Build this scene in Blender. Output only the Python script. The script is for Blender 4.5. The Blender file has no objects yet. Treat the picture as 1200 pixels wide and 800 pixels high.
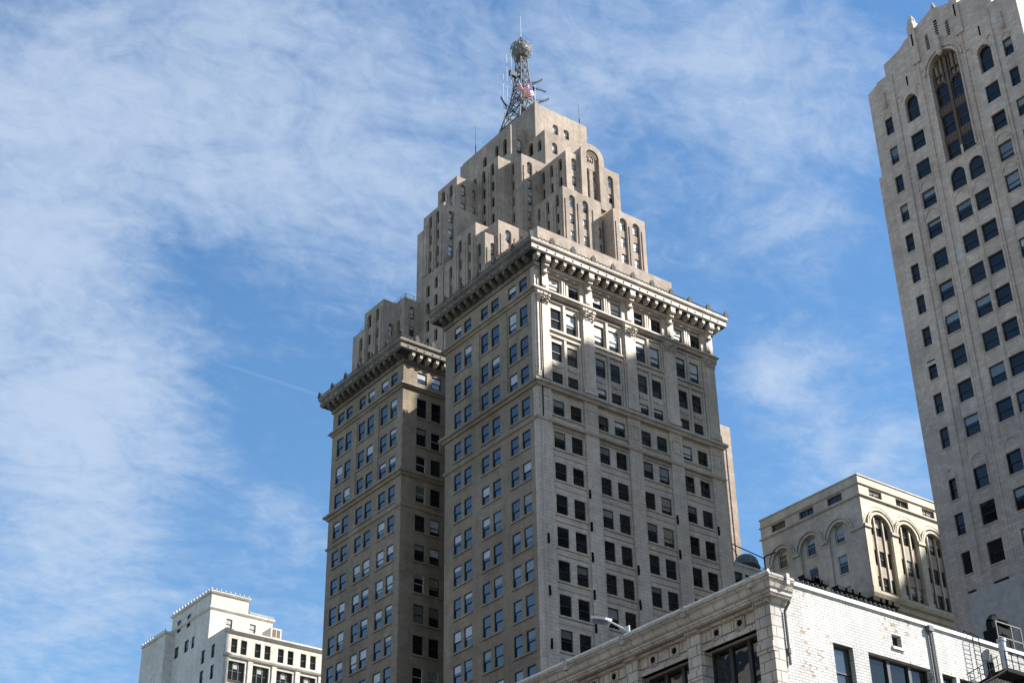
import bpy, math, random
from mathutils import Vector, Matrix

SC = bpy.context.scene
COL = SC.collection
rnd = random.Random(7)
PI = math.pi

# ------------------------------------------------------------------ camera
# The street grid is the world grid: the sunlit faces look to -Y, the shaded ones to -X.
PITCH, ROLL, YAW = (math.radians(a) for a in (30.991, -1.043, 37.3506))
FPX = 1835.46 / 1200.0
def cam_axes():
    F = Vector((0, math.cos(PITCH), math.sin(PITCH)))
    R0 = Vector((1, 0, 0)); U0 = R0.cross(F)
    R = R0 * math.cos(ROLL) + U0 * math.sin(ROLL)
    U = -R0 * math.sin(ROLL) + U0 * math.cos(ROLL)
    M = Matrix.Rotation(-YAW, 3, 'Z')
    return M @ F, M @ R, M @ U
CF, CR, CU = cam_axes()
CAM = Vector((0, 0, 1.7))
cd = bpy.data.cameras.new('camera'); cam = bpy.data.objects.new('camera', cd); COL.objects.link(cam)
cd.sensor_fit = 'HORIZONTAL'; cd.sensor_width = 36.0; cd.lens = 36.0 * FPX
cd.clip_start = 0.1; cd.clip_end = 6000
cam.matrix_world = Matrix(((CR.x, CU.x, -CF.x, CAM.x), (CR.y, CU.y, -CF.y, CAM.y), (CR.z, CU.z, -CF.z, CAM.z), (0, 0, 0, 1)))
SC.camera = cam

# ------------------------------------------------------------------ sky and sun
SUN = Vector((1.22, -1.0, 1.22)).normalized()
world = bpy.data.worlds.new('World'); SC.world = world; world.use_nodes = True
SKYV = 1.04
def build_sky():
    nt = world.node_tree; N = nt.nodes; L = nt.links
    bg = N['Background']; bg.inputs['Strength'].default_value = 0.1
    sky = N.new('ShaderNodeTexSky'); sky.sky_type = 'NISHITA'; sky.sun_disc = False
    sky.sun_elevation = math.asin(SUN.z); sky.sun_rotation = math.atan2(SUN.x, SUN.y)
    sky.air_density = 1.25; sky.dust_density = 0.15; sky.ozone_density = 3.2
    tc = N.new('ShaderNodeTexCoord')
    def math_(op, a, b=None, clamp=False):
        n = N.new('ShaderNodeMath'); n.operation = op; n.use_clamp = clamp
        for i, v in enumerate((a, b)):
            if v is None: continue
            if isinstance(v, (int, float)): n.inputs[i].default_value = v
            else: L.new(v, n.inputs[i])
        return n.outputs[0]
    sep = N.new('ShaderNodeSeparateXYZ'); L.new(tc.outputs['Generated'], sep.inputs[0])
    zz = math_('ADD', math_('MAXIMUM', sep.outputs[2], 0.0), 0.12)
    com = N.new('ShaderNodeCombineXYZ')
    L.new(math_('DIVIDE', sep.outputs[0], zz), com.inputs[0]); L.new(math_('DIVIDE', sep.outputs[1], zz), com.inputs[1])
    def noise(scale, detail, rough, rot=0.0, stretch=(1, 1, 1), loc=(0, 0, 0), dist=0.0):
        mp = N.new('ShaderNodeMapping'); mp.inputs['Rotation'].default_value = (0, 0, rot)
        mp.inputs['Scale'].default_value = stretch; mp.inputs['Location'].default_value = loc
        L.new(com.outputs[0], mp.inputs[0])
        n = N.new('ShaderNodeTexNoise'); n.noise_dimensions = '2D'
        n.inputs['Scale'].default_value = scale; n.inputs['Detail'].default_value = detail
        n.inputs['Roughness'].default_value = rough; n.inputs['Distortion'].default_value = dist
        L.new(mp.outputs[0], n.inputs['Vector']); return n.outputs[0]
    def ramp(v, a, b, lo=0.0, hi=1.0):
        n = N.new('ShaderNodeMapRange'); n.interpolation_type = 'SMOOTHSTEP'
        n.inputs[1].default_value = a; n.inputs[2].default_value = b; n.inputs[3].default_value = lo; n.inputs[4].default_value = hi
        L.new(v, n.inputs[0]); return n.outputs[0]
    # large banks of high cloud: patches of sky around real directions
    def blob(d, r0, r1, amp):
        n = N.new('ShaderNodeVectorMath'); n.operation = 'DISTANCE'
        L.new(tc.outputs['Generated'], n.inputs[0]); n.inputs[1].default_value = d
        return math_('MULTIPLY', ramp(n.outputs['Value'], r1, r0), amp)
    cover = None
    for d, r0, r1, a in CLOUDS:
        b = blob(d, r0, r1, a)
        cover = b if cover is None else math_('ADD', cover, b)
    n1 = noise(2.4, 9, 0.6, 0.5, (1, 1.1, 1), (3.1, 1.7, 0), 0.7)
    n2 = noise(8.0, 8, 0.62, 0.75, (1, 1.2, 1), (0.3, 5.2, 0), 0.8)
    n3 = noise(34.0, 6, 0.66, 0.75, (1, 1.3, 1), (7, 2, 0), 0.4)
    tex = math_('ADD', math_('ADD', math_('MULTIPLY', n1, 0.44), math_('MULTIPLY', n2, 0.33)), math_('MULTIPLY', n3, 0.23))
    val = math_('ADD', math_('MULTIPLY', math_('SUBTRACT', tex, 0.5), 2.3), math_('SUBTRACT', cover, 0.40))
    haze_n = ramp(val, -0.5, 0.5)
    dens = math_('MULTIPLY', haze_n, 0.72)
    # contrail: a thin arc of a great circle
    nrm, mid, half = CONTRAIL
    dn = N.new('ShaderNodeVectorMath'); dn.operation = 'DOT_PRODUCT'
    L.new(tc.outputs['Generated'], dn.inputs[0]); dn.inputs[1].default_value = nrm
    ds = N.new('ShaderNodeVectorMath'); ds.operation = 'DISTANCE'
    L.new(tc.outputs['Generated'], ds.inputs[0]); ds.inputs[1].default_value = mid
    tr = math_('MULTIPLY', ramp(math_('ABSOLUTE', dn.outputs['Value']), 0.0014, 0.0002), ramp(ds.outputs['Value'], half, half * 0.6))
    dens = math_('MAXIMUM', dens, math_('MULTIPLY', tr, 0.10))
    mix = N.new('ShaderNodeMixRGB'); L.new(dens, mix.inputs[0])
    hs = N.new('ShaderNodeHueSaturation'); hs.inputs['Saturation'].default_value = 1.17; hs.inputs['Value'].default_value = SKYV
    L.new(sky.outputs[0], hs.inputs['Color']); L.new(hs.outputs[0], mix.inputs[1])
    mix.inputs[2].default_value = (3.65, 4.25, 5.15, 1)
    L.new(mix.outputs[0], bg.inputs['Color'])
def pdir(px, py):
    return (CF + CR * ((px - 600) / 1835.46) - CU * ((py - 400) / 1835.46)).normalized()
CLOUDS = [(tuple(pdir(*p)), r0, r1, a) for p, r0, r1, a in (
    ((70, 420), 0.02, 0.14, 0.52), ((120, 560), 0.02, 0.10, 0.34), ((50, 190), 0.02, 0.13, 0.3), ((160, 50), 0.02, 0.14, 0.34),
    ((450, 130), 0.02, 0.16, 0.48), ((300, 200), 0.02, 0.08, 0.16), ((770, 90), 0.02, 0.14, 0.42), ((960, 70), 0.02, 0.10, 0.2), ((950, 220), 0.02, 0.08, 0.28),
    ((920, 445), 0.005, 0.05, 0.6), ((1010, 540), 0.01, 0.06, 0.36), ((330, 620), 0.01, 0.05, 0.2), ((60, 720), 0.02, 0.10, 0.3),
    ((-300, 300), 0.05, 0.25, 0.3), ((1700, 300), 0.1, 0.3, 0.3))]
_a, _b = pdir(262, 426), pdir(372, 462)
CONTRAIL = (tuple(_a.cross(_b).normalized()), tuple((_a + _b).normalized()), 0.04)
build_sky()
sl = bpy.data.lights.new('sun', 'SUN'); sl.energy = 5.0; sl.angle = math.radians(0.5); sl.color = (1.0, 0.955, 0.88)
so = bpy.data.objects.new('sun', sl); COL.objects.link(so); so.rotation_euler = SUN.to_track_quat('Z', 'Y').to_euler(); so.location = (60, -60, 200)
SC.view_settings.view_transform = 'Standard'; SC.view_settings.look = 'None'; SC.view_settings.gamma = 1.0
SC.view_settings.exposure = 0.85
SC.view_settings.use_curve_mapping = False

# ------------------------------------------------------------------ materials
def new_mat(name):
    m = bpy.data.materials.new(name); m.use_nodes = True
    nt = m.node_tree; return m, nt, nt.nodes, nt.links, nt.nodes['Principled BSDF']
def plain(name, col, rough=0.6, metal=0.0, ior=None):
    m, nt, N, L, P = new_mat(name)
    P.inputs['Base Color'].default_value = (*col, 1); P.inputs['Roughness'].default_value = rough; P.inputs['Metallic'].default_value = metal
    if ior: P.inputs['IOR'].default_value = ior
    nz = N.new('ShaderNodeTexNoise'); nz.inputs['Scale'].default_value = 2.3; nz.inputs['Detail'].default_value = 5
    gp = N.new('ShaderNodeNewGeometry'); L.new(gp.outputs['Position'], nz.inputs['Vector'])
    mr = N.new('ShaderNodeMapRange'); mr.inputs[1].default_value = 0.3; mr.inputs[2].default_value = 0.7; mr.inputs[3].default_value = 0.82; mr.inputs[4].default_value = 1.12
    L.new(nz.outputs[0], mr.inputs[0])
    mx = N.new('ShaderNodeMixRGB'); mx.blend_type = 'MULTIPLY'; mx.inputs[0].default_value = 1; mx.inputs[1].default_value = (*col, 1)
    L.new(mr.outputs[0], mx.inputs[2]); L.new(mx.outputs[0], P.inputs['Base Color'])
    return m
def masonry(name, col, col2, mortar, bw, bh, ms=0.02, stain=0.25, streak=0.25, rough=0.75, bump=0.4, vary=1.0, chips=None, dirt=(0.5, 0.45, 0.38), ior=1.45, patch=None):
    m, nt, N, L, P = new_mat(name)
    P.inputs['Roughness'].default_value = rough; P.inputs['IOR'].default_value = ior
    gp = N.new('ShaderNodeNewGeometry'); sp = N.new('ShaderNodeSeparateXYZ'); L.new(gp.outputs['Position'], sp.inputs[0])
    ad = N.new('ShaderNodeMath'); ad.operation = 'ADD'; L.new(sp.outputs[0], ad.inputs[0]); L.new(sp.outputs[1], ad.inputs[1])
    cb = N.new('ShaderNodeCombineXYZ'); L.new(ad.outputs[0], cb.inputs[0]); L.new(sp.outputs[2], cb.inputs[1])
    br = N.new('ShaderNodeTexBrick'); L.new(cb.outputs[0], br.inputs['Vector'])
    br.inputs['Scale'].default_value = 1; br.inputs['Brick Width'].default_value = bw; br.inputs['Row Height'].default_value = bh
    br.inputs['Mortar Size'].default_value = ms; br.inputs['Mortar Smooth'].default_value = 0.3; br.inputs['Bias'].default_value = -0.2
    br.inputs['Color1'].default_value = (*col, 1); br.inputs['Color2'].default_value = (*col2, 1); br.inputs['Mortar'].default_value = (*mortar, 1)
    def nz(scale, det, st=(1, 1, 1), rough=0.6):
        mp = N.new('ShaderNodeMapping'); mp.inputs['Scale'].default_value = st; L.new(gp.outputs['Position'], mp.inputs[0])
        n = N.new('ShaderNodeTexNoise'); n.inputs['Scale'].default_value = scale; n.inputs['Detail'].default_value = det; n.inputs['Roughness'].default_value = rough
        L.new(mp.outputs[0], n.inputs['Vector']); return n.outputs[0]
    def mr(v, a, b, lo, hi):
        n = N.new('ShaderNodeMapRange'); n.inputs[1].default_value = a; n.inputs[2].default_value = b; n.inputs[3].default_value = lo; n.inputs[4].default_value = hi
        L.new(v, n.inputs[0]); return n.outputs[0]
    def mul(a, v, tint=None, fac=1.0):
        n = N.new('ShaderNodeMixRGB'); n.blend_type = 'MULTIPLY'; n.inputs[0].default_value = fac; L.new(a, n.inputs[1])
        if tint is None: L.new(v, n.inputs[2])
        else:
            t = N.new('ShaderNodeMixRGB'); t.inputs[1].default_value = (*tint, 1); t.inputs[2].default_value = (1, 1, 1, 1); L.new(v, t.inputs[0]); L.new(t.outputs[0], n.inputs[2])
        return n.outputs[0]
    c = br.outputs['Color']
    c = mul(c, mr(nz(0.13, 6), 0.35, 0.65, 1 - stain, 1.08))
    c = mul(c, mr(nz(1.3, 4), 0.3, 0.7, 1 - 0.18 * vary, 1 + 0.12 * vary))
    c = mul(c, mr(nz(0.9, 5, (1, 1, 0.05), 0.65), 0.3, 0.62, 1 - streak, 1.0), dirt)
    if patch:
        t = mr(nz(patch[1], 3, (1, 1, 2.5)), patch[2], patch[2] + 0.02, 0, 1)
        n = N.new('ShaderNodeMixRGB'); L.new(t, n.inputs[0]); L.new(c, n.inputs[1]); n.inputs[2].default_value = (*patch[0], 1); c = n.outputs[0]
    if chips:
        k = nz(chips[1], 5, (1, 1, 1.5), 0.7)
        big = mr(nz(0.35, 3), 0.45, 0.62, 0, 0.09)
        ad2 = N.new('ShaderNodeMath'); ad2.operation = 'ADD'; L.new(k, ad2.inputs[0]); L.new(big, ad2.inputs[1])
        t = mr(ad2.outputs[0], chips[2], chips[2] + 0.015, 0, 1)
        n = N.new('ShaderNodeMixRGB'); L.new(t, n.inputs[0]); L.new(c, n.inputs[1]); n.inputs[2].default_value = (*chips[0], 1); c = n.outputs[0]
    L.new(c, P.inputs['Base Color'])
    if bump:
        b = N.new('ShaderNodeBump'); b.inputs['Strength'].default_value = bump; b.inputs['Distance'].default_value = 0.02
        iv = N.new('ShaderNodeMath'); iv.operation = 'SUBTRACT'; iv.inputs[0].default_value = 1; L.new(br.outputs['Fac'], iv.inputs[1])
        L.new(iv.outputs[0], b.inputs['Height']); L.new(b.outputs[0], P.inputs['Normal'])
    return m
def glass(name, col, rough=0.02, ior=1.75, wave=0.0, wscale=1.0):
    m, nt, N, L, P = new_mat(name)
    P.inputs['Base Color'].default_value = (*col, 1); P.inputs['Roughness'].default_value = rough; P.inputs['IOR'].default_value = ior
    gp = N.new('ShaderNodeNewGeometry'); n = N.new('ShaderNodeTexNoise'); n.inputs['Scale'].default_value = wscale; n.inputs['Detail'].default_value = 2
    L.new(gp.outputs['Position'], n.inputs['Vector'])
    b = N.new('ShaderNodeBump'); b.inputs['Strength'].default_value = wave; b.inputs['Distance'].default_value = 0.1
    L.new(n.outputs[0], b.inputs['Height']); L.new(b.outputs[0], P.inputs['Normal'])
    return m
M = {}
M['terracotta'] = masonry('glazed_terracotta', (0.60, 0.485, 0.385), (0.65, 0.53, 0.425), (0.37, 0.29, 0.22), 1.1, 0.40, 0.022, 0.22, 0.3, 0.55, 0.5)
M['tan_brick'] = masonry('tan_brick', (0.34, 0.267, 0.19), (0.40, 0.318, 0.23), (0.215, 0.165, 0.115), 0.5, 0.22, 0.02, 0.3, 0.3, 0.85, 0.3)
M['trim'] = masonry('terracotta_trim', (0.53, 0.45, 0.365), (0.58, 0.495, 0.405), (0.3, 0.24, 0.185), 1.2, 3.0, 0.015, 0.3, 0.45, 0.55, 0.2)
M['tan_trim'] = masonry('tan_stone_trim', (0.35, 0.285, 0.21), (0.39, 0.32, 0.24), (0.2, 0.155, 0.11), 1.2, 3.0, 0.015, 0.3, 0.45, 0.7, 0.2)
M['dirty_shade_trim'] = masonry('weathered_shade_trim', (0.22, 0.185, 0.145), (0.29, 0.245, 0.195), (0.09, 0.075, 0.06), 1.2, 3.0, 0.03, 0.4, 0.6, 0.7, 0.2)  # dirt and the shade of the unlit cornice sides, both put into the colour
M['soot_shade'] = masonry('sooty_shade_soffit', (0.085, 0.075, 0.062), (0.12, 0.10, 0.085), (0.05, 0.042, 0.036), 1.2, 3.0, 0.03, 0.4, 0.5, 0.8, 0.1)  # soot plus the shade under the overhang, both put into the colour
M['limestone'] = masonry('tan_limestone', (0.43, 0.345, 0.275), (0.48, 0.39, 0.315), (0.31, 0.245, 0.19), 1.5, 0.75, 0.02, 0.26, 0.5, 0.85, 0.2)
M['tower_block'] = masonry('grey_terracotta_block', (0.58, 0.45, 0.36), (0.74, 0.60, 0.49), (0.42, 0.32, 0.25), 0.9, 0.42, 0.02, 0.16, 0.38, 0.7, 0.3, 0.5)
M['tower_pale'] = masonry('white_patched_terracotta', (0.62, 0.585, 0.55), (0.66, 0.63, 0.59), (0.45, 0.41, 0.37), 0.9, 0.42, 0.02, 0.2, 0.22, 0.7, 0.3, 1.6)
M['arcade'] = masonry('cream_glazed_block', (0.54, 0.465, 0.345), (0.58, 0.505, 0.38), (0.43, 0.36, 0.265), 1.0, 0.4, 0.012, 0.3, 0.38, 0.5, 0.15, dirt=(0.5, 0.45, 0.36))
M['arcade_side'] = masonry('weathered_cream_block', (0.56, 0.47, 0.38), (0.62, 0.525, 0.43), (0.44, 0.36, 0.28), 1.0, 0.4, 0.012, 0.35, 0.3, 0.6, 0.15)
M['spandrel'] = masonry('tan_spandrel', (0.44, 0.36, 0.28), (0.48, 0.40, 0.31), (0.35, 0.28, 0.21), 0.9, 1.5, 0.012, 0.3, 0.4, 0.7, 0.1)
M['white_brick'] = masonry('painted_white_brick', (0.53, 0.52, 0.50), (0.585, 0.575, 0.555), (0.17, 0.15, 0.13), 0.5, 0.172, 0.014, 0.22, 0.32, 0.5, 0.6, 0.8, ((0.22, 0.14, 0.075), 2.3, 0.64))
M['white_terracotta'] = masonry('white_glazed_terracotta', (0.56, 0.505, 0.445), (0.62, 0.565, 0.50), (0.19, 0.15, 0.12), 1.0, 0.62, 0.03, 0.25, 0.45, 0.35, 0.5, 1.0)
M['white_stucco'] = masonry('white_stucco', (0.66, 0.62, 0.55), (0.70, 0.655, 0.585), (0.6, 0.56, 0.49), 2.2, 1.6, 0.01, 0.1, 0.18, 0.8, 0.1)
M['grey_paint'] = masonry('pale_grey_painted_wall', (0.60, 0.54, 0.48), (0.63, 0.57, 0.51), (0.54, 0.485, 0.43), 0.9, 0.42, 0.012, 0.15, 0.2, 0.7, 0.15)
M['concrete'] = masonry('plain_concrete', (0.34, 0.32, 0.29), (0.36, 0.34, 0.31), (0.28, 0.26, 0.24), 1.5, 0.8, 0.02, 0.25, 0.3, 0.85, 0.1)
M['roof'] = plain('roof_tar', (0.10, 0.095, 0.09), 0.9)
M['glass'] = glass('window_glass', (0.008, 0.010, 0.013), 0.02, 2.05, 0.05, 1.2)
M['glass_dark'] = glass('dark_window_glass', (0.010, 0.011, 0.011), 0.02, 1.5, 0.05, 1.2)
M['glass_deep'] = glass('deep_set_window_glass', (0.008, 0.009, 0.010), 0.05, 1.3, 0.05, 1.2)
M['glass_wavy'] = glass('wavy_window_glass', (0.010, 0.010, 0.010), 0.02, 1.9, 0.32, 0.38)
M['glass_clear'] = glass('lit_side_glass', (0.03, 0.036, 0.042), 0.03, 2.0, 0.06, 1.0)
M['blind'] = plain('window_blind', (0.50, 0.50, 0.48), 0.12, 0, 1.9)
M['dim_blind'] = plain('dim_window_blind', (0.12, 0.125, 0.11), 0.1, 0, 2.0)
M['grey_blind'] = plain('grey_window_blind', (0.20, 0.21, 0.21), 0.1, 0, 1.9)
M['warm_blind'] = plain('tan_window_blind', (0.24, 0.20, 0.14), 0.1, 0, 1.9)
M['frame'] = plain('dark_window_frame', (0.035, 0.036, 0.036), 0.5)
M['frame_grey'] = plain('grey_window_frame', (0.10, 0.105, 0.10), 0.5)
M['frame_white'] = plain('pale_window_frame', (0.48, 0.47, 0.44), 0.5)
M['frame_green'] = plain('green_window_frame', (0.05, 0.08, 0.075), 0.5)
M['frame_brown'] = plain('brown_metal_tracery', (0.13, 0.08, 0.048), 0.6)
M['iron'] = plain('black_iron', (0.010, 0.010, 0.010), 0.75)
for _m in ('iron', 'mast_dark_') :
    if _m in M: M[_m].node_tree.nodes['Principled BSDF'].inputs['Specular IOR Level'].default_value = 0.12
M['steel'] = plain('galvanised_steel', (0.45, 0.45, 0.44), 0.38, 0.75)
M['mast_steel'] = plain('mast_steel', (0.17, 0.17, 0.165), 0.6, 0.0)
M['mast_dark'] = plain('dark_mast_steel', (0.05, 0.05, 0.05), 0.7)
M['lattice_grey'] = plain('grey_cage_steel', (0.22, 0.215, 0.20), 0.6)
M['white_paint'] = plain('white_paint', (0.75, 0.75, 0.73), 0.4)
M['red'] = plain('flag_red', (0.42, 0.05, 0.06), 0.8); M['flag_white'] = plain('flag_white', (0.68, 0.66, 0.66), 0.8); M['flag_blue'] = plain('flag_blue', (0.035, 0.045, 0.16), 0.8)
M['asphalt'] = plain('asphalt', (0.05, 0.05, 0.05), 0.9)
M['pavement'] = plain('pavement', (0.14, 0.13, 0.115), 0.9)
M['lead'] = plain('lead_grey_sheet', (0.06, 0.056, 0.052), 0.8, 0.0)

# ------------------------------------------------------------------ mesh helpers
class MB:
    def __init__(self): self.v = []; self.f = []; self.m = []
    def poly(self, pts, m=0):
        i = len(self.v); self.v.extend(tuple(p) for p in pts); self.f.append(tuple(range(i, i + len(pts)))); self.m.append(m)
    def box(self, x0, x1, y0, y1, z0, z1, m=0, skip=''):
        if x0 > x1: x0, x1 = x1, x0
        if y0 > y1: y0, y1 = y1, y0
        i = len(self.v)
        self.v += [(x0, y0, z0), (x1, y0, z0), (x1, y1, z0), (x0, y1, z0), (x0, y0, z1), (x1, y0, z1), (x1, y1, z1), (x0, y1, z1)]
        for k, q in (('b', (0, 3, 2, 1)), ('t', (4, 5, 6, 7)), ('s', (0, 1, 5, 4)), ('e', (1, 2, 6, 5)), ('n', (2, 3, 7, 6)), ('w', (3, 0, 4, 7))):
            if k in skip: continue
            self.f.append(tuple(i + a for a in q)); self.m.append(m)
    def bar(self, a, b, r, m=0, n=6, r2=None):
        a = Vector(a); b = Vector(b); d = (b - a)
        if d.length < 1e-6: return
        d.normalize(); u = d.orthogonal().normalized(); w = d.cross(u); r2 = r if r2 is None else r2
        i = len(self.v)
        for p, rr in ((a, r), (b, r2)):
            for k in range(n):
                t = 2 * PI * k / n; self.v.append(tuple(p + (u * math.cos(t) + w * math.sin(t)) * rr))
        for k in range(n):
            self.f.append((i + k, i + (k + 1) % n, i + n + (k + 1) % n, i + n + k)); self.m.append(m)
        self.f.append(tuple(i + k for k in reversed(range(n)))); self.m.append(m)
        self.f.append(tuple(i + n + k for k in range(n))); self.m.append(m)
    def tube(self, pts, r, m=0, n=6):
        for a, b in zip(pts[:-1], pts[1:]): self.bar(a, b, r, m, n)
    def lathe(self, c, prof, n=20, m=0):
        c = Vector(c); i = len(self.v)
        for r, z in prof:
            for k in range(n):
                t = 2 * PI * k / n; self.v.append((c.x + r * math.cos(t), c.y + r * math.sin(t), c.z + z))
        for j in range(len(prof) - 1):
            for k in range(n):
                self.f.append((i + j * n + k, i + j * n + (k + 1) % n, i + (j + 1) * n + (k + 1) % n, i + (j + 1) * n + k)); self.m.append(m)
    def build(self, name, mats, parent=None, loc=(0, 0, 0)):
        me = bpy.data.meshes.new(name); me.from_pydata(self.v, [], self.f)
        for mm in mats: me.materials.append(M[mm] if isinstance(mm, str) else mm)
        if len(mats) > 1: me.polygons.foreach_set('material_index', self.m)
        me.update()
        o = bpy.data.objects.new(name, me); COL.objects.link(o); o.location = loc
        if parent: o.parent = parent
        return o
def tag(o, label, cat, group=None):
    o['label'] = label; o['category'] = cat
    if group: o['group'] = group
    return o
def thing(name, label, cat, loc=(0, 0, 0), group=None):
    o = bpy.data.objects.new(name, None); COL.objects.link(o); o.empty_display_size = 1; o.location = loc
    return tag(o, label, cat, group)
class Off:
    """a mesh written in world coordinates, linked relative to its thing's base"""
    def __init__(self): self.mb = MB()
def part(mb, name, mats, root):
    b = Vector(root.location)
    mb.v = [(x - b.x, y - b.y, z - b.z) for x, y, z in mb.v]
    return mb.build(name, mats, root)

# faces: 'S' looks to -Y (u = x), 'W' looks to -X (u = -y)
def P3(k, pl, u, z, d=0.0):
    return (u, pl + d, z) if k == 'S' else (pl + d, -u, z)
def fbox(mb, k, pl, ua, ub, za, zb, d0, d1, m=0):
    """box on a face from depth d0 (negative = proud) to d1"""
    if k == 'S': mb.box(ua, ub, pl + d0, pl + d1, za, zb, m)
    else: mb.box(pl + d0, pl + d1, -ub, -ua, za, zb, m)
def arch_pts(ua, ub, zs, n=12, r=None):
    c = (ua + ub) / 2; r = (ub - ua) / 2
    return [(c - r * math.cos(PI * i / n), zs + r * math.sin(PI * i / n)) for i in range(n + 1)]
def facade(mb, k, pl, u0, u1, z0, z1, ops, m=0, mrev=None):
    """wall sheet with real openings; each opening: ua, ub, za, zb, depth, arch, back"""
    mrev = m if mrev is None else mrev
    q = lambda *a: mb.poly([P3(k, pl, *p) for p in a], m)
    us = sorted({u0, u1} | {o[x] for o in ops for x in ('ua', 'ub') if u0 < o[x] < u1})
    for a, b in zip(us[:-1], us[1:]):
        c = (a + b) / 2; z = z0
        for o in sorted((o for o in ops if o['ua'] < c < o['ub']), key=lambda o: o['za']):
            if o['za'] > z: q((a, z), (b, z), (b, o['za']), (a, o['za']))
            z = max(z, o['zb'])
        if z < z1: q((a, z), (b, z), (b, z1), (a, z1))
    for o in ops:
        a, b, za, zb, d = o['ua'], o['ub'], o['za'], o['zb'], o['d']
        def rv(p, r_): mb.poly([P3(k, pl, *p, 0), P3(k, pl, *p, d), P3(k, pl, *r_, d), P3(k, pl, *r_, 0)], mrev)
        zs = zb
        if o.get('arch'):
            zs = zb - (b - a) / 2; ap = arch_pts(a, b, zs, o.get('n', 12))
            for p, r_ in zip(ap[:-1], ap[1:]):
                if zb - max(p[1], r_[1]) > 1e-4 or zb - min(p[1], r_[1]) > 1e-4:
                    q(p, r_, (r_[0], zb + 1e-5), (p[0], zb + 1e-5))
                rv(p, r_)
        else: rv((a, zb), (b, zb))
        rv((a, za), (a, zs)); rv((b, zs), (b, za)); rv((b, za), (a, za))
        if o.get('back'):
            mb.poly([P3(k, pl, *p, d) for p in ((a, za), (b, za), (b, zb), (a, zb))], mrev)
def ring(mb, k, pl, cu, zs, r0, r1, d0, d1, m=0, n=16, leg=0.0):
    """archivolt: a raised half ring of real thickness"""
    for i in range(n):
        t0, t1 = PI * i / n, PI * (i + 1) / n
        c = [(cu - r * math.cos(t), zs + r * math.sin(t)) for r, t in ((r0, t0), (r1, t0), (r1, t1), (r0, t1))]
        F_ = [P3(k, pl, *p, d0) for p in c]; B_ = [P3(k, pl, *p, d1) for p in c]
        mb.poly(F_, m)
        for j in (1, 3): mb.poly([F_[j], F_[(j + 1) % 4], B_[(j + 1) % 4], B_[j]], m)
        if i == 0: mb.poly([F_[0], F_[1], B_[1], B_[0]], m)
        if i == n - 1: mb.poly([F_[2], F_[3], B_[3], B_[2]], m)
    if leg:
        for s in (-1, 1):
            a, b = sorted((cu + s * r0, cu + s * r1)); fbox(mb, k, pl, a, b, zs - leg, zs, d0, d1, m)
def sweep(mb, poly, prof, m=0, closed=True, em=None, sm=None):
    """a moulding run round an outline (counter-clockwise, square corners); prof = (out, z) points"""
    n = len(poly); rows = []
    for i in range(n):
        p = Vector(poly[i]); a = Vector(poly[i - 1]); c = Vector(poly[(i + 1) % n])
        e0 = (p - a).normalized(); e1 = (c - p).normalized()
        if not closed and i == 0: e0 = e1
        if not closed and i == n - 1: e1 = e0
        n0 = Vector((e0.y, -e0.x)); n1 = Vector((e1.y, -e1.x))
        o = n0 if (n0 - n1).length < 1e-3 else n0 + n1
        rows.append([(p.x + o.x * q[0], p.y + o.y * q[0], q[1]) for q in prof])
    for i in range(n if closed else n - 1):
        A, B = rows[i], rows[(i + 1) % n]
        for j in range(len(prof) - 1): mb.poly([A[j], B[j], B[j + 1], A[j + 1]], sm[j] if sm and j in sm else em[i] if em else m)
    if not closed:
        mb.poly(rows[0], m); mb.poly(list(reversed(rows[-1])), m)

# ------------------------------------------------------------------ windows
_wcache = {}
def sash_geo(w, h, style, bl):
    """frame, glass and blind of one sash window in its own frame: x right, y inward, z up"""
    F, G = MB(), MB(); t = 0.075 if w < 1.7 else 0.09
    two = style in ('sash', 'white', 'green', 'brown'); mid = h * 0.5
    F.box(0, t, 0, 0.16, 0, h); F.box(w - t, w, 0, 0.16, 0, h)
    F.box(t, w - t, 0.002, 0.16, 0, t * 1.1); F.box(t, w - t, 0.002, 0.16, h - t, h)
    if two:
        F.box(t, w - t, 0.03, 0.14, mid - 0.035, mid + 0.035)
        panes = [(t, w - t, t * 1.1, mid - 0.035, 0.12), (t, w - t, mid + 0.035, h - t, 0.06)]
    elif style == 'lights':                       # wide shop light in three
        for x in (w * 0.36, w * 0.70): F.box(x - 0.12, x + 0.12, -0.04, 0.16, t * 1.1, h - t)
        panes = [(a, b, t * 1.1, h - t, 0.12) for a, b in ((t, w * 0.36 - 0.12), (w * 0.36 + 0.12, w * 0.70 - 0.12), (w * 0.70 + 0.12, w - t))]
    elif style == 'pair':
        F.box(w / 2 - 0.05, w / 2 + 0.05, 0.0, 0.16, t * 1.1, h - t)
        panes = [(t, w / 2 - 0.05, t * 1.1, h - t, 0.1), (w / 2 + 0.05, w - t, t * 1.1, h - t, 0.1)]
    else: panes = [(t, w - t, t * 1.1, h - t, 0.1)]
    zb = h - t - bl * (h - 2 * t)                 # the blind hangs down to here
    for a, b, za, zc, y in panes:
        if bl and zc > zb:
            s = max(za, zb)
            if s > za: G.poly([(a, y, za), (b, y, za), (b, y, s), (a, y, s)], 0)
            G.poly([(a, y, s), (b, y, s), (b, y, zc), (a, y, zc)], 1)
        else: G.poly([(a, y, za), (b, y, za), (b, y, zc), (a, y, zc)], 0)
    return F, G
FR = {'sash': 'frame', 'white': 'frame_white', 'green': 'frame_green', 'brown': 'frame_brown', 'plain': 'frame', 'lights': 'frame', 'pair': 'frame_grey'}
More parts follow.
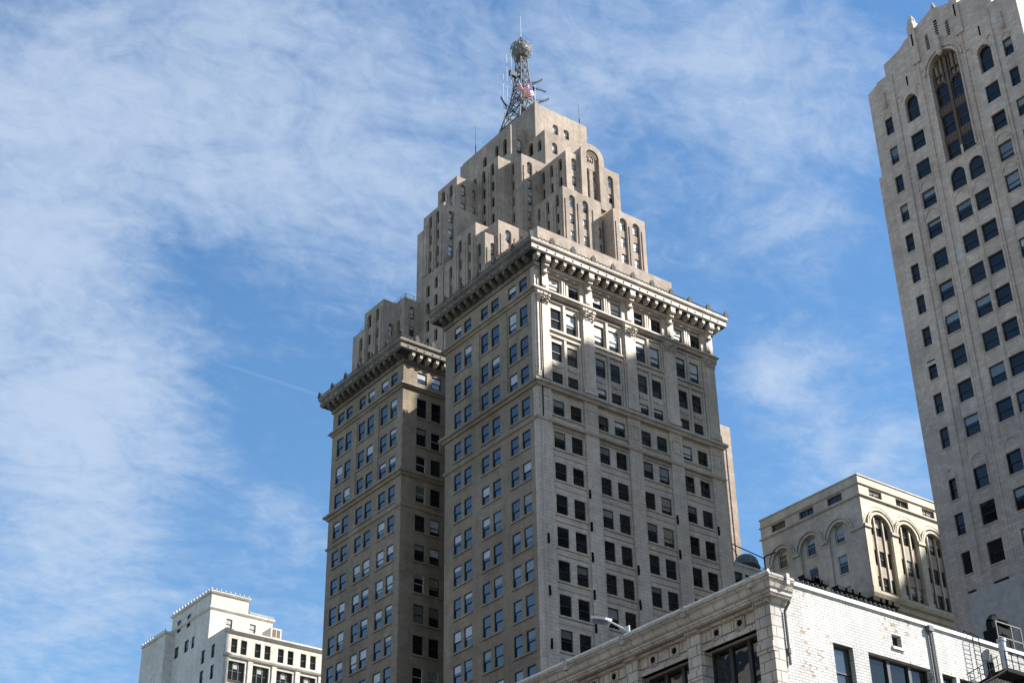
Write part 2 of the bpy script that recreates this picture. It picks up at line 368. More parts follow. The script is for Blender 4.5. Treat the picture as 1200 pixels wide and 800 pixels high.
def score(wd):
    u = (wd['ua'] + wd['ub']) / 2; z = (wd['za'] + wd['zb']) / 2
    p = Vector(P3(wd['k'], wd['pl'], u, z)) - CAM; d = p.dot(CF)
    px = 600 + 1835.46 * p.dot(CR) / d; py = 400 - 1835.46 * p.dot(CU) / d
    vis = 0 < px < 1200 and -10 < py < 805
    if vis and wd.get('hide') and py > 800 - (px - 620) * 0.474 - 4 and px < 900: vis = False
    nrm = abs(p.normalized().y if wd['k'] == 'S' else p.normalized().x)
    s = (wd['ub'] - wd['ua']) * (wd['zb'] - wd['za']) * nrm / p.length_squared
    return s if vis else s * 1e-6
def windows(root, wins, cap=100, gl='glass', blind=(0, 0, 0, 0.35, 0.5), bm='blind'):
    """the windows that show largest are parts of their own, the rest one part"""
    wins = sorted(wins, key=score, reverse=True)
    base = Vector(root.location); rest = MB()
    for i, wd in enumerate(wins):
        w = round(wd['ub'] - wd['ua'], 2); h = round(wd['zb'] - wd['za'], 2); st = wd.get('style', 'sash')
        g_ = wd.get('gl', gl); bl = wd['bl'] if 'bl' in wd else rnd.choice(blind); b_ = wd.get('bm', bm)
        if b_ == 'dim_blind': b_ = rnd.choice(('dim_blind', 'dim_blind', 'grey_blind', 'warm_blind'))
        if bl == 0.5: bl = rnd.choice((0.2, 0.3, 0.5, 0.5, 0.6, 0.72))
        org = Vector(P3(wd['k'], wd['pl'], wd['ua'], wd['za'], wd['d']))
        if i < cap and score(wd) > 1e-9:
            key = (w, h, st, bl, g_, b_)
            if key not in _wcache:
                F, G = sash_geo(w, h, st, bl); _wcache[key] = (F.build('window', [FR[st]]), G.build('pane', [g_, b_]))
                f0, p0 = _wcache[key]
            else:
                f0, p0 = (o.copy() for o in _wcache[key])
                COL.objects.link(f0); COL.objects.link(p0)
            f0.location = org - base; f0.rotation_euler = (0, 0, 0 if wd['k'] == 'S' else -PI / 2); f0.parent = root
            p0.parent = f0; p0.location = (0, 0, 0); p0.rotation_euler = (math.radians(rnd.uniform(-.9, .9)), 0, math.radians(rnd.uniform(-.9, .9)))
        else:
            F, G = sash_geo(w, h, st, bl)
            for src, off in ((F, 0), (G, 3)):
                n = len(rest.v)
                for x, y, z in src.v:
                    rest.v.append((org.x + x, org.y + y, org.z + z) if wd['k'] == 'S' else (org.x + y, org.y - x, org.z + z))
                for f, m in zip(src.f, src.m):
                    rest.f.append(tuple(n + a for a in f)); rest.m.append({'frame': 0, 'frame_white': 0, 'frame_green': 0, 'frame_brown': 0, 'frame_grey': 0}[FR[st]] if off == 0 else 1 + m)
    if rest.f:
        o = part(rest, 'window', ['frame', gl, bm], root)
        if len(wins) > cap: o['kind'] = 'stuff'

# ------------------------------------------------------------------ ground
def flat(name, x0, x1, y0, y1, z, mat_):
    mb = MB(); mb.poly([(x0, y0, z), (x1, y0, z), (x1, y1, z), (x0, y1, z)]); o = mb.build(name, [mat_]); o['kind'] = 'structure'; return o
flat('ground', -3000, 3000, -3000, 3000, 0, 'pavement')
flat('road', -14, 12, -400, 600, 0.012, 'asphalt')
flat('road', 12, 700, 4, 20, 0.008, 'asphalt')

# ------------------------------------------------------------------ office tower with the heavy cornice
def leaf_cap(mb, k, pl, uc, z0, z1, w, m=0):
    """a carved capital: stacked flaring blocks and leaf points"""
    n = 4
    for i in range(n):
        a = z0 + (z1 - z0) * i / n; b = z0 + (z1 - z0) * (i + 1) / n; g = 0.07 * i
        fbox(mb, k, pl, uc - w / 2 + 0.12 - g, uc + w / 2 - 0.12 + g, a, b, -0.1 - 0.09 * i, 0.1, m)
    r = random.Random(int(uc * 10))
    for i in range(26):
        u = uc + r.uniform(-w / 2, w / 2); z = r.uniform(z0, z1 - 0.15); d = -0.15 - 0.3 * (z - z0) / (z1 - z0); s = r.uniform(0.08, 0.2)
        P = Vector(P3(k, pl, u, z, d)); T = Vector(P3(k, pl, u + r.uniform(-.1, .1), z + s, d - 0.22))
        mb.bar(P, T, s * 0.5, m, 5, 0.03)
def office_tower():
    X0, X1, Y0, Y1, Y2, Y3, XC = 86.92, 112.85, 109.75, 126.35, 135.1, 151.0, 98.2
    root = thing('office_tower', 'tall tan and grey office tower in the middle under a heavy bracketed cornice', 'building', (X0, Y0, 0))
    wall, trim = MB(), MB(); wins = []
    rows = [(94.72, 93.1), (90.9, 88.35), (86.7, 84.5), (83.1, 81.5), (79.75, 77.95)] + [(76.1 - 3.54 * i, 74.1 - 3.54 * i - (0.18 if i > 1 else 0)) for i in range(20)]
    rowsW = [(94.6, 93.1), (91.1, 88.6), (87.2, 84.9), (83.6, 81.45), (79.85, 77.7)] + rows[5:]
    # front: terracotta bays between pilasters, the bay wall 0.3 m back
    ops = []; rec = 0.28
    for b in range(4):
        o = 5.95 * b
        for r, (zt, zb) in enumerate(rows):
            prs = [(89.1, 90.5), (91.83, 93.2)] if r == 0 else [(89.25, 90.55), (91.35, 92.65)] if r < 4 else [(89.22, 90.58), (91.52, 92.88)]
            for a, c in prs:
                a -= 0.05; c += 0.05; dd = dict(ua=a + o, ub=c + o, za=zb, zb=zt, d=0.34); ops.append(dd)
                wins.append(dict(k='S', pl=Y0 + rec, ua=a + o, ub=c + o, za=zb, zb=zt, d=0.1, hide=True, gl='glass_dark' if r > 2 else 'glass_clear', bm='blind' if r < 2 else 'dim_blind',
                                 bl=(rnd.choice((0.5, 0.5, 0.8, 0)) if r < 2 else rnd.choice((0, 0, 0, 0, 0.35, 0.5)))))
    facade(wall, 'S', Y0 + rec, X0, X1, 0, 96.2, ops, 0)
    # west faces of both wings: tan brick with quiet paired windows
    for yb, ye in ((Y0, Y1), (Y2, Y3)):
        ops = []; s = yb - 109.75
        cols = [(111.13, 112.42), (113.13, 114.4), (116.22, 117.55), (118.25, 119.47), (121.4, 122.68), (123.32, 124.58)] if yb == Y0 else \
               [(136.4, 137.72), (138.42, 139.85), (141.4, 142.8), (143.42, 144.78), (146.46, 147.8), (148.36, 149.8)]
        for r, (zt, zb) in enumerate(rowsW):
            for a, c in cols:
                a -= 0.05; c += 0.05; ops.append(dict(ua=-c, ub=-a, za=zb, zb=zt, d=0.36))
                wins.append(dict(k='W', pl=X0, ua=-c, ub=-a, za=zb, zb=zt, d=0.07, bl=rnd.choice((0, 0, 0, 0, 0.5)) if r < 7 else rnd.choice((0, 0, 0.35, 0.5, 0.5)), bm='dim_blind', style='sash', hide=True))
            if r:
                for i in (0, 2, 4):
                    fbox(trim, 'W', X0, -cols[i + 1][1] - 0.12, -cols[i][0] + 0.12, zb - 0.2, zb - 0.002, -0.14, 0.05, 1)
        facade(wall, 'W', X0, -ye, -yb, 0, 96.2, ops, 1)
        for zz in (96.0,): pass
        # shallow brick piers through the upper storeys
        for i in range(2):
            a, c = cols[2 * i + 1][1] + 0.25, cols[2 * i + 2][0] - 0.25
            fbox(wall, 'W', X0, -c, -a, 81.4, 91.6, -0.1, 0.02, 1)
    # court face of the rear wing
    ops = []
    for r, (zt, zb) in enumerate(rowsW):
        for a, c in ((88.9, 90.25), (90.95, 92.3), (94.6, 95.9), (96.4, 97.7)):
            ops.append(dict(ua=a, ub=c, za=zb, zb=zt, d=0.36))
            wins.append(dict(k='S', pl=Y2, ua=a, ub=c, za=zb, zb=zt, d=0.08, gl='glass_dark' if r else 'glass_clear', bl=rnd.choice((0, 0, 0.5, 1)) if r > 1 else (0 if r else 0.5), bm='dim_blind' if r else 'blind', style='sash' if rnd.random() < .6 else 'white'))
        if r: fbox(trim, 'S', Y2, 88.75, 92.45, zb - 0.2, zb - 0.002, -0.14, 0.05, 1)
    facade(wall, 'S', Y2, X0, XC, 0, 96.2, ops, 1)
    # remaining plain faces and the roof
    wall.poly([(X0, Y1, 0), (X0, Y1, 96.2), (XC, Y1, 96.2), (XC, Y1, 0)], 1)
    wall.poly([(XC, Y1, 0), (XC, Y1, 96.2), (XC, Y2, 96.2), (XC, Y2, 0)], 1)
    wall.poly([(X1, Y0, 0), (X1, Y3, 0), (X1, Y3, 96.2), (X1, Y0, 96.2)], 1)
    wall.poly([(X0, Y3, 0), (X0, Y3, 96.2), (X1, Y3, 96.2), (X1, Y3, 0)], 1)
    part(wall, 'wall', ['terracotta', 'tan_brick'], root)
    U = [(X0, Y0), (X1, Y0), (X1, Y3), (X0, Y3), (X0, Y2), (XC, Y2), (XC, Y1), (X0, Y1)]
    rf = MB()
    for a in ((X0, X1, Y0, Y1), (XC, X1, Y1, Y2), (X0, X1, Y2, Y3)): rf.box(a[0], a[1], a[2], a[3], 96.2, 97.4, 0, 'b')
    part(rf, 'roof', ['roof'], root)
    # pilasters of the front
    pil = MB()
    pcs = [(X0 - 0.03, 88.75)] + [(93.15 + 5.95 * i, 94.95 + 5.95 * i) for i in range(3)] + [(111.05, X1 + 0.03)]
    for i, (a, b) in enumerate(pcs):
        uc = (a + b) / 2
        fbox(pil, 'S', Y0, a, b, 0, 76.75, 0, rec + 0.02, 0)
        fbox(pil, 'S', Y0, a, b, 77.0, 80.6, 0, rec + 0.02, 0)
        fbox(pil, 'S', Y0, a, b, 81.4, 92.0, 0, rec + 0.02, 0)
        fbox(pil, 'S', Y0, a, b, 92.6, 96.1, 0, rec + 0.02, 0)
        if i == 0:
            for za, zb in ((0, 76.75), (77.0, 80.6), (81.4, 92.0), (92.6, 96.1)): fbox(pil, 'S', Y0, a, a + 0.3, za, zb, rec + 0.02, 0.62, 0)
        w = 1.45
        if b - a > 1.75:
            fbox(pil, 'S', Y0, uc - w / 2, uc + w / 2, 82.3, 90.75, -0.16, 0.01, 0)     # the raised shaft
            fbox(pil, 'S', Y0, uc - w / 2 - .12, uc + w / 2 + .12, 81.6, 82.3, -0.24, 0.01, 0)
        else: fbox(pil, 'S', Y0, a + .15, b - .15, 81.6, 90.75, -0.16, 0.01, 0)
        for zz in (78.15,):
            for e in ((a + .3, b - .3, zz, zz + .12), (a + .3, b - .3, zz + 1.5, zz + 1.62), (a + .3, a + .42, zz + .12, zz + 1.5), (b - .42, b - .3, zz + .12, zz + 1.5)):
                fbox(pil, 'S', Y0, *e, -0.07, 0.01, 0)
    part(pil, 'pilaster', ['terracotta'], root)
    for i, (a, b) in enumerate(pcs):
        cap = MB(); leaf_cap(cap, 'S', Y0 - 0.1, (a + b) / 2, 90.75, 91.95, min(b - a - 0.1, 1.6)); part(cap, 'capital', ['trim'], root)
    # mouldings that run round all faces
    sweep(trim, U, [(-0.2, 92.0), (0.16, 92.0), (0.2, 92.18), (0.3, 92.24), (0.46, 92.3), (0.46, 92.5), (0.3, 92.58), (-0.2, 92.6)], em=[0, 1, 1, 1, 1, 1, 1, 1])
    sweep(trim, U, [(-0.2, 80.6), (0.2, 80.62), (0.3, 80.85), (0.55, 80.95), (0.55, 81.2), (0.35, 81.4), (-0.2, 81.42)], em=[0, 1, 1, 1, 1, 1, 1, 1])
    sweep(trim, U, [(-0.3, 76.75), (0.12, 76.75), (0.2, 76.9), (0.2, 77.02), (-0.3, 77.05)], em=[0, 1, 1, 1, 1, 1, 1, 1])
    # front: frames, mullions, carved spandrels, sill courses, dentil heads
    for b in range(4):
        o = 5.95 * b; a, c = 88.75 + o, 93.15 + o
        for (x0, x1) in ((a + 0.05, a + 0.32), (c - 0.32, c - 0.05)):
            fbox(trim, 'S', Y0 + rec, x0, x1, 81.45, 87.3, -0.15, 0.01, 0)
            fbox(trim, 'S', Y0 + rec, x0, x1, 88.2, 91.6, -0.15, 0.01, 0)
        fbox(trim, 'S', Y0 + rec, a + 0.05, c - 0.05, 87.3, 87.55, -0.22, 0.01, 0)
        fbox(trim, 'S', Y0 + rec, a + 0.05, c - 0.05, 87.95, 88.2, -0.25, 0.01, 0)
        fbox(trim, 'S', Y0 + rec, a + 0.05, c - 0.05, 91.6, 91.8, -0.2, 0.01, 0)
        for zz0, zz1 in ((81.45, 87.3), (88.2, 91.6)):
            fbox(trim, 'S', Y0 + rec, 90.8 + o, 91.1 + o, zz0, zz1, -0.18, 0.01, 0)
        # carved garlands between third and fourth storey windows
        for x in (89.9 + o, 92.0 + o):
            fbox(trim, 'S', Y0 + rec, x - 0.6, x + 0.6, 83.3, 84.3, -0.05, 0.01, 0)
            pts = [P3('S', Y0 + rec, x - 0.5 + 0.1 * i, 83.95 - 0.3 * math.sin(PI * i / 10), -0.1) for i in range(11)]
            trim.tube(pts, 0.09, 0, 5)
            for s in (-0.5, 0, 0.5): trim.bar(P3('S', Y0 + rec, x + s, 83.85, -0.02), P3('S', Y0 + rec, x + s, 83.85, -0.2), 0.14, 0, 7)
        # attic: paired strips beside the consoles
        for x in (90.75, 91.05, 91.35): fbox(trim, 'S', Y0 + rec, x - 0.09 + o + .1, x + 0.09 + o + .1, 92.62, 95.3, -0.16, 0.01, 0)
        for x in (88.85, 93.4): fbox(trim, 'S', Y0 + rec, x - 0.12 + o, x + 0.12 + o, 92.62, 95.3, -0.12, 0.01, 0)
        for r, (zt, zb) in enumerate(rows):
            if r < 4: continue
            fbox(trim, 'S', Y0 + rec, a + 0.02, c - 0.02, zb - 0.2, zb - 0.003, -0.16, 0.01, 0)
            if r > 4:
                fbox(trim, 'S', Y0 + rec, a + 0.02, c - 0.02, zb - 0.85, zb - 0.7, -0.08, 0.01, 0)
                for (x0, x1) in ((a + 0.02, a + 0.16), (c - 0.16, c - 0.02)): fbox(trim, 'S', Y0 + rec, x0, x1, zb, zt + 0.25, -0.06, 0.01, 0)
            if r == 5:
                for i in range(26): fbox(trim, 'S', Y0 + rec, a + 0.12 + i * 0.165, a + 0.21 + i * 0.165, zt + 0.2, zt + 0.48, -0.14, 0.01, 0)
    # soffit zone dentils along the head of the attic
    for i in range(150):
        u = X0 + 0.1 + i * 0.172
        if u < X1 - 0.1: fbox(trim, 'S', Y0, u, u + 0.09, 95.02, 95.25, -0.12, 0.3, 0)
    part(trim, 'moulding', ['trim', 'tan_trim'], root)
    # the main cornice
    co = MB()
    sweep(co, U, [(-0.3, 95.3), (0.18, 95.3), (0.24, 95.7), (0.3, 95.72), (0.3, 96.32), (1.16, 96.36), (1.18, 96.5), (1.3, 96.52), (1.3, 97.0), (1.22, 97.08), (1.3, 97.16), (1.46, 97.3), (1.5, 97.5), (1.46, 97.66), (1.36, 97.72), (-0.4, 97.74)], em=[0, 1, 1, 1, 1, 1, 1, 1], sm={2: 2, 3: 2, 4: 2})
    part(co, 'cornice', ['trim', 'dirty_shade_trim', 'soot_shade'], root)
    # modillions under it, taller consoles over the pilasters, rosettes and palmettes
    def modillion():
        b = MB(); b.box(-0.19, 0.19, -1.08, -0.3, 0.2, 0.62); b.box(-0.16, 0.16, -0.9, -0.3, 0.06, 0.2); b.box(-0.15, 0.15, -0.65, -0.3, -0.06, 0.06); b.box(-0.23, 0.23, -1.12, -0.3, 0.5, 0.6); return b
    def console():
        b = MB(); b.box(-0.36, 0.36, -1.14, -0.02, 0.2, 0.9); b.box(-0.3, 0.3, -0.9, -0.02, -0.25, 0.2)
        b.bar((-0.33, -0.88, 0.32), (0.33, -0.88, 0.32), 0.3, 0, 10); b.box(-0.27, 0.27, -0.5, -0.02, -0.9, -0.25); b.bar((-0.28, -0.42, -0.85), (0.28, -0.42, -0.85), 0.2, 0, 10)
        b.box(-0.22, 0.22, -0.24, -0.02, -2.6, -0.9); b.bar((-0.24, -0.2, -2.55), (0.24, -0.2, -2.55), 0.18, 0, 8); return b
    def palmette():
        b = MB(); n = 9
        pts = [(0.36 * math.cos(PI * (0.5 + (i - 4) / 4 * 0.78)) * (1 + 0.25 * (i % 2)), 0.42 + 0.3 * math.sin(PI * (0.5 + (i - 4) / 4 * 0.78)) * (1 + 0.25 * (i % 2))) for i in range(n)]
        o = [(-0.2, 0.0)] + [(-x, z) for x, z in pts][::-1] + [(0.2, 0.0)]
        o = [(-0.22, 0), (-0.34, 0.3), (-0.26, 0.42), (-0.34, 0.55), (-0.2, 0.66), (-0.14, 0.82), (0, 0.92), (0.14, 0.82), (0.2, 0.66), (0.34, 0.55), (0.26, 0.42), (0.34, 0.3), (0.22, 0)]
        b.poly([(x, -0.1, z) for x, z in o]); b.poly([(x, 0.08, z) for x, z in reversed(o)])
        for p, q in zip(o, o[1:] + o[:1]): b.poly([(p[0], -0.1, p[1]), (p[0], 0.08, p[1]), (q[0], 0.08, q[1]), (q[0], -0.1, q[1])])
        return b
    protos = {}
    def put(name, mk, x, y, z, rz, mats=('trim',)):
        if name not in protos:
            o = mk().build(name, list(mats), root); protos[name] = o
        else:
            o = protos[name].copy(); COL.objects.link(o); o.parent = root
        o.location = Vector((x, y, z)) - Vector(root.location); o.rotation_euler = (rnd.uniform(-.02, .02), rnd.uniform(-.04, .04), rz + rnd.uniform(-.03, .03)); j = rnd.uniform(0.93, 1.05); o.scale = (j, 1, j if name in ('palmette', 'bracket') else 1)
    W_ = -PI / 2; pc = [(a + b) / 2 for a, b in pcs]; pc[0] = 88.0; pc[-1] = 111.95
    for x in pc: put('console_bracket', console, x, Y0, 95.42, 0)
    x = 88.0
    n_mod = 0
    for i in range(21):
        xx = 88.0 + 1.1975 * i
        if all(abs(xx - p) > 0.5 for p in pc): put('bracket', modillion, xx, Y0 + 0.02, 95.72, 0); n_mod += 1
    put('bracket', modillion, 86.75, Y0 + 0.02, 95.72, 0); put('bracket', modillion, 113.1, Y0 + 0.02, 95.72, 0)
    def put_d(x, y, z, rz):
        if 'dk' not in protos: o = modillion().build('bracket', ['dirty_shade_trim'], root); protos['dk'] = o
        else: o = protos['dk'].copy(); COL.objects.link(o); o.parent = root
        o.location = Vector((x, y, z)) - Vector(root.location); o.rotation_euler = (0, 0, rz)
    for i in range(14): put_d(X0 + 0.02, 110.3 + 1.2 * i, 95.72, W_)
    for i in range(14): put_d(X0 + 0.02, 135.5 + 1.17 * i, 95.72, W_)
    for i in range(6): put('bracket', modillion, 87.6 + 1.15 * i, Y2 + 0.02, 95.72, 0)
    def rosette():
        b = MB(); b.bar((0, -1.29, 0), (0, -1.38, 0), 0.15, 0, 8, 0.05); return b
    for i in range(23): put('rosette', rosette, 86.5 + 1.1975 * i, Y0, 96.76, 0, ('lead',))
    for i in range(15): put('rosette', rosette, X0, 109.8 + 1.2 * i, 96.76, W_, ('lead',)); put('rosette', rosette, X0, 135.0 + 1.17 * i, 96.76, W_, ('lead',))
    for i in range(8): put('rosette', rosette, 86.7 + 1.15 * i, Y2, 96.76, 0, ('lead',))
    # the pierced scallop cresting between the palmettes
    cr = MB()
    def crest(p, q):
        p = Vector(p); q = Vector(q); n = max(2, round((q - p).length / 0.5)); d = (q - p) / n
        for i in range(n):
            a = p + d * i; pts = [tuple(a + d * t + Vector((0, 0, 0.34 * math.sin(PI * t) ** 0.6))) for t in (0, .12, .3, .5, .7, .88, 1)]
            cr.tube(pts, 0.055, 0, 5); cr.bar(a, a + Vector((0, 0, 0.16)), 0.07, 0, 5)
    zc = 97.7; e = 1.34
    crest((X0 - e, Y0 - e, zc), (X1 + e, Y0 - e, zc)); crest((X0 - e, Y0 - e, zc), (X0 - e, Y1 + e, zc)); crest((X0 - e, Y2 - e, zc), (X0 - e, Y3 + e, zc))
    crest((X0 - e, Y2 - e, zc), (XC - 1.5, Y2 - e, zc)); crest((X0 - e, Y1 + e, zc), (XC - 1.5, Y1 + e, zc)); crest((X1 + e, Y0 - e, zc), (X1 + e, Y3 + e, zc))
    part(cr, 'cresting', ['lead'], root)
    for i in range(11): put('palmette', palmette, X0 - e + 2.864 * i, Y0 - e - 0.02, zc, 0, ('lead',))
    for i in range(1, 7): put('palmette', palmette, X0 - e - 0.02, Y0 - e + 3.2 * i, zc, W_, ('lead',))
    for i in range(7): put('palmette', palmette, X0 - e - 0.02, Y2 - e + 3.1 * i, zc, W_, ('lead',))
    for i in range(1, 5): put('palmette', palmette, X0 - e + 2.3 * i, Y2 - e - 0.02, zc, 0, ('lead',))
    for i in range(1, 5): put('palmette', palmette, X0 - e + 2.3 * i, Y1 + e + 0.02, zc, 0, ('lead',))
    # rainwater pipes by the corner, small dark fittings on the piers
    dp = MB(); dp.bar((87.55, Y0 - 0.28, 81.4), (87.55, Y0 - 0.28, 98.3), 0.07); dp.bar((87.55, Y0 - 0.1, 77), (87.55, Y0 - 0.1, 81.0), 0.06); part(dp, 'drainpipe', ['iron'], root)
    dp = MB(); dp.bar((87.3, Y0 - 0.06, 3), (87.3, Y0 - 0.06, 76.6), 0.06); part(dp, 'drainpipe', ['frame_white'], root)
    def fitting():
        b = MB(); b.box(-0.09, 0.09, -0.16, 0.0, 0, 1.0); b.box(-0.06, 0.06, -0.22, -0.16, 0.2, 0.5); return b
    for b in range(4):
        for r in (6, 7, 8, 9, 10, 11, 12):
            if rnd.random() < 0.75: put('wall_fitting', fitting, 93.28 + 5.95 * b, Y0, rows[r][1] - 0.9 + rnd.uniform(-.3, .3), 0, ('iron',))
    for zz in (63.2, 57.8, 52.5): put('wall_fitting', fitting, 87.75, Y0, zz, 0, ('iron',))
    windows(root, wins, 100)
office_tower()

# ------------------------------------------------------------------ stepped limestone skyscraper behind
def skyscraper():
    root = thing('stepped_skyscraper', 'tan limestone skyscraper stepping up in narrow setbacks behind the office tower, tallest of all', 'building', (131.8, 176, 0))
    wall = MB(); groove = MB(); wins = []
    # x0, x1, y0, y1, bottom, top : solid masses, front planes as surveyed
    B = {'A': (147.0, 159.8, 184, 208, 150, 196.8), 'B': (143.2, 150, 186.9, 203.5, 120, 191.5), 'C': (146.1, 158.0, 180.15, 206, 170, 187.3),
         'E': (144.6, 157.2, 172.5, 205, 120, 176.9), 'D': (140.3, 146, 180, 197, 120, 178.9), 'F': (137.6, 141, 183.5, 193.5, 120, 179.3),
         'I': (142.3, 151.0, 171, 206, 0, 167.0), 'J': (151.6, 159.0, 168.5, 207, 0, 164.6), 'L': (133.1, 142, 190.23, 196.4, 100, 176.9),
         'M': (129.8, 142, 189.6, 196.1, 0, 169.2), 'N': (129.75, 142, 196.1, 198.0, 0, 166.6), 'O2': (131.8, 145, 176, 190, 0, 158.2), 'O1': (129.2, 134, 179.04, 185.6, 0, 158.4),
         'O3': (129.35, 134, 176.5, 179.04, 0, 154.9), 'O4': (129.25, 134, 185.6, 188.5, 0, 154.7), 'K': (133.2, 163.0, 167.0, 204, 0, 152.3),
         'P2': (126.5, 140, 196.8, 214, 0, 151.4), 'P1': (123.8, 130, 199.4, 205.7, 0, 151.3), 'P3': (123.85, 130, 205.7, 208.3, 0, 148.0), 'Q': (163.0, 174.6, 167.5, 200, 0, 127.2)}
    def slot(k, pl, ops, ua, ub, zt, zb, n, pitch=3.55, wh=2.05, arch=True, sub=None):
        """a tall recess holding a stack of n windows with stone spandrels between"""
        r = (ub - ua) / 2 if arch else 0
        ops.append(dict(ua=ua, ub=ub, za=zb, zb=zt, d=0.75, arch=arch, n=10, back=True))
        for i in range(n):
            t = zt - 0.05 - pitch * i if i == 0 else zt - r * 0.5 - pitch * i
            b = zt - r * 0.5 - pitch * i - wh
            if b < zb: b = zb
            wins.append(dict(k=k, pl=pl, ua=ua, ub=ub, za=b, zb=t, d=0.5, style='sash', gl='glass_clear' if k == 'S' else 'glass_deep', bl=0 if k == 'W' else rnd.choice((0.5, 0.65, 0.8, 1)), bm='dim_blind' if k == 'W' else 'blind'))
            nb = zt - r * 0.5 - pitch * (i + 1)
            if i < n - 1: fbox(wall, k, pl, ua, ub, nb, b - 0.01, 0.35, 0.74, 0)
            elif b > zb + 0.05: fbox(wall, k, pl, ua, ub, zb, b - 0.01, 0.35, 0.74, 0)
    def wr(pl, wins_, ua, ub, z0, z1, ops):          # a plain single window opening
        ops.append(dict(ua=ua, ub=ub, za=z0, zb=z1, d=0.5))
        wins_.append(dict(k='?', pl=pl))
    def face(k, key, slots, u0=None, u1=None, zlow=None, ribs=True, rect=()):
        x0, x1, y0, y1, z0, z1 = B[key]
        pl = y0 if k == 'S' else x0
        a, b = (x0, x1) if k == 'S' else (-y1, -y0)
        ops = []
        for s in slots: slot(k, pl, ops, *s)
        for ua, ub, za, zb, *ar in rect:
            ops.append(dict(ua=ua, ub=ub, za=za, zb=zb, d=0.6, arch=bool(ar), n=10)); wins.append(dict(k=k, pl=pl, ua=ua, ub=ub, za=za, zb=zb, d=0.4, gl='glass_clear' if k == 'S' else 'glass_deep', bl=0.65 if k == 'S' else 0))
        facade(wall, k, pl, a, b, z0, z1, ops, 0)
        if ribs and slots:                            # raised fillets between the recesses
            cs = sorted(slots, key=lambda s: s[0]); edges = [a] + [c for s in cs for c in s[:2]] + [b]
            for i in range(0, len(edges), 2):
                w = edges[i + 1] - edges[i]
                if w > 0.9:
                    m = (edges[i] + edges[i + 1]) / 2
                    fbox(wall, k, pl, m - w * 0.2, m + w * 0.2, min(s[3] for s in slots), max(s[2] for s in slots) - 1.3, -0.16, 0.02, 0)
    # fronts (lit): (ua, ub, ztop, zbottom, windows)
    face('S', 'A', [], rect=((151.25, 152.6, 191.15, 193.59, 1), (153.95, 155.3, 191.04, 193.59, 1)))
    face('S', 'B', [], rect=((144.67, 145.96, 185.4, 188.91, 1),))
    face('S', 'C', [], rect=((147.75, 149.04, 182.52, 185.1, 1),))
    face('S', 'D', [(141.55, 142.75, 177.7, 158.0, 6)])
    face('S', 'E', [(145.85, 147.15, 175.8, 168.6, 2), (149.05, 150.0, 174.9, 166.2, 3), (150.8, 151.75, 174.9, 166.2, 3), (154.35, 155.65, 175.5, 166.4, 3)], ribs=False)
    face('S', 'I', [(143.75, 145.05, 165.8, 153.0, 4), (146.75, 148.05, 165.8, 153.0, 4)], rect=((150.0, 150.9, 158.9, 161.3), (150.0, 150.9, 155.3, 157.6)))
    face('S', 'J', [(153.1, 154.7, 163.3, 152.5, 3), (156.05, 157.65, 163.3, 152.5, 3)])
    face('S', 'L', [(133.95, 135.15, 175.4, 158.5, 5), (136.6, 137.45, 175.3, 158.5, 5)], ribs=False)
    face('S', 'M', [(130.85, 132.0, 167.8, 140, 8)], ribs=False)
    face('S', 'O2', [(133.3, 134.6, 156.9, 150, 2), (136.5, 137.8, 156.9, 150, 2), (139.5, 140.8, 156.9, 150, 2)])
    face('S', 'O1', []); face('S', 'O3', [(130.5, 131.5, 153.3, 147.5, 2)]); face('S', 'O4', []); face('S', 'F', []); face('S', 'N', [])
    face('S', 'K', []); face('S', 'P1', [(124.9, 126.0, 146.7, 120, 7)]); face('S', 'P3', [])
    face('S', 'P2', [(127.6, 128.8, 149.9, 120, 8), (130.3, 131.6, 149.9, 120, 8), (132.7, 133.5, 147.2, 120, 7)])
    face('S', 'Q', [(164.5, 165.9, 124.6, 60, 18), (168.0, 169.4, 124.6, 60, 18), (171.2, 172.6, 124.6, 60, 18)])
    # west faces (shaded), u = -y
    def w_(lst): return [(-b, -a, *r) for a, b, *r in lst]
    face('W', 'A', [])
    face('W', 'B', [], rect=[(-191.91, -190.82, 186.31, 189.11, 1), (-189.37, -188.18, 185.28, 189.11, 1), (-195.9, -194.66, 186.31, 188.9, 1)])
    face('W', 'C', [], rect=[(-185.21, -183.82, 183.61, 186.7, 1), (-182.37, -181.29, 183.19, 185.67, 1)])
    face('W', 'D', w_([(182.3, 183.2, 178.2, 160.0, 5)]), ribs=False)
    face('W', 'E', w_([(178.7, 179.7, 176.0, 160, 5), (176.3, 177.3, 176.0, 160, 5), (173.7, 174.8, 175.9, 160, 5)]))
    face('W', 'F', w_([(184.8, 186.0, 178.6, 164.4, 4), (187.5, 188.7, 178.5, 164.4, 4), (190.3, 191.4, 178.5, 164.4, 4)]), rect=[(-186.0, -184.9, 160.2, 162.3), (-188.6, -187.5, 160.2, 162.3)])
    face('W', 'I', w_([(172.2, 173.2, 166.0, 153, 4), (174.9, 175.85, 166.0, 153, 4), (177.5, 178.3, 166.0, 153, 4)]))
    face('W', 'J', [])
    face('W', 'L', w_([(194.1, 195.2, 175.8, 170, 2), (191.65, 192.7, 175.8, 170, 2)]))
    face('W', 'M', w_([(193.4, 194.4, 168.3, 156, 4), (191.1, 192.15, 168.3, 156, 4)]), rect=[(-194.9, -193.8, z, z + 2.3) for z in (151.2, 147.6, 144.0, 140.4)] + [(-192.35, -191.3, z, z + 2.3) for z in (151.8, 148.2, 144.6, 141.0)])
    face('W', 'N', []); face('W', 'K', []); face('W', 'Q', [])
    face('W', 'O2', [])
    face('W', 'O1', w_([(183.2, 184.2, 157.1, 140, 5), (180.5, 181.5, 157.2, 140, 5)]))
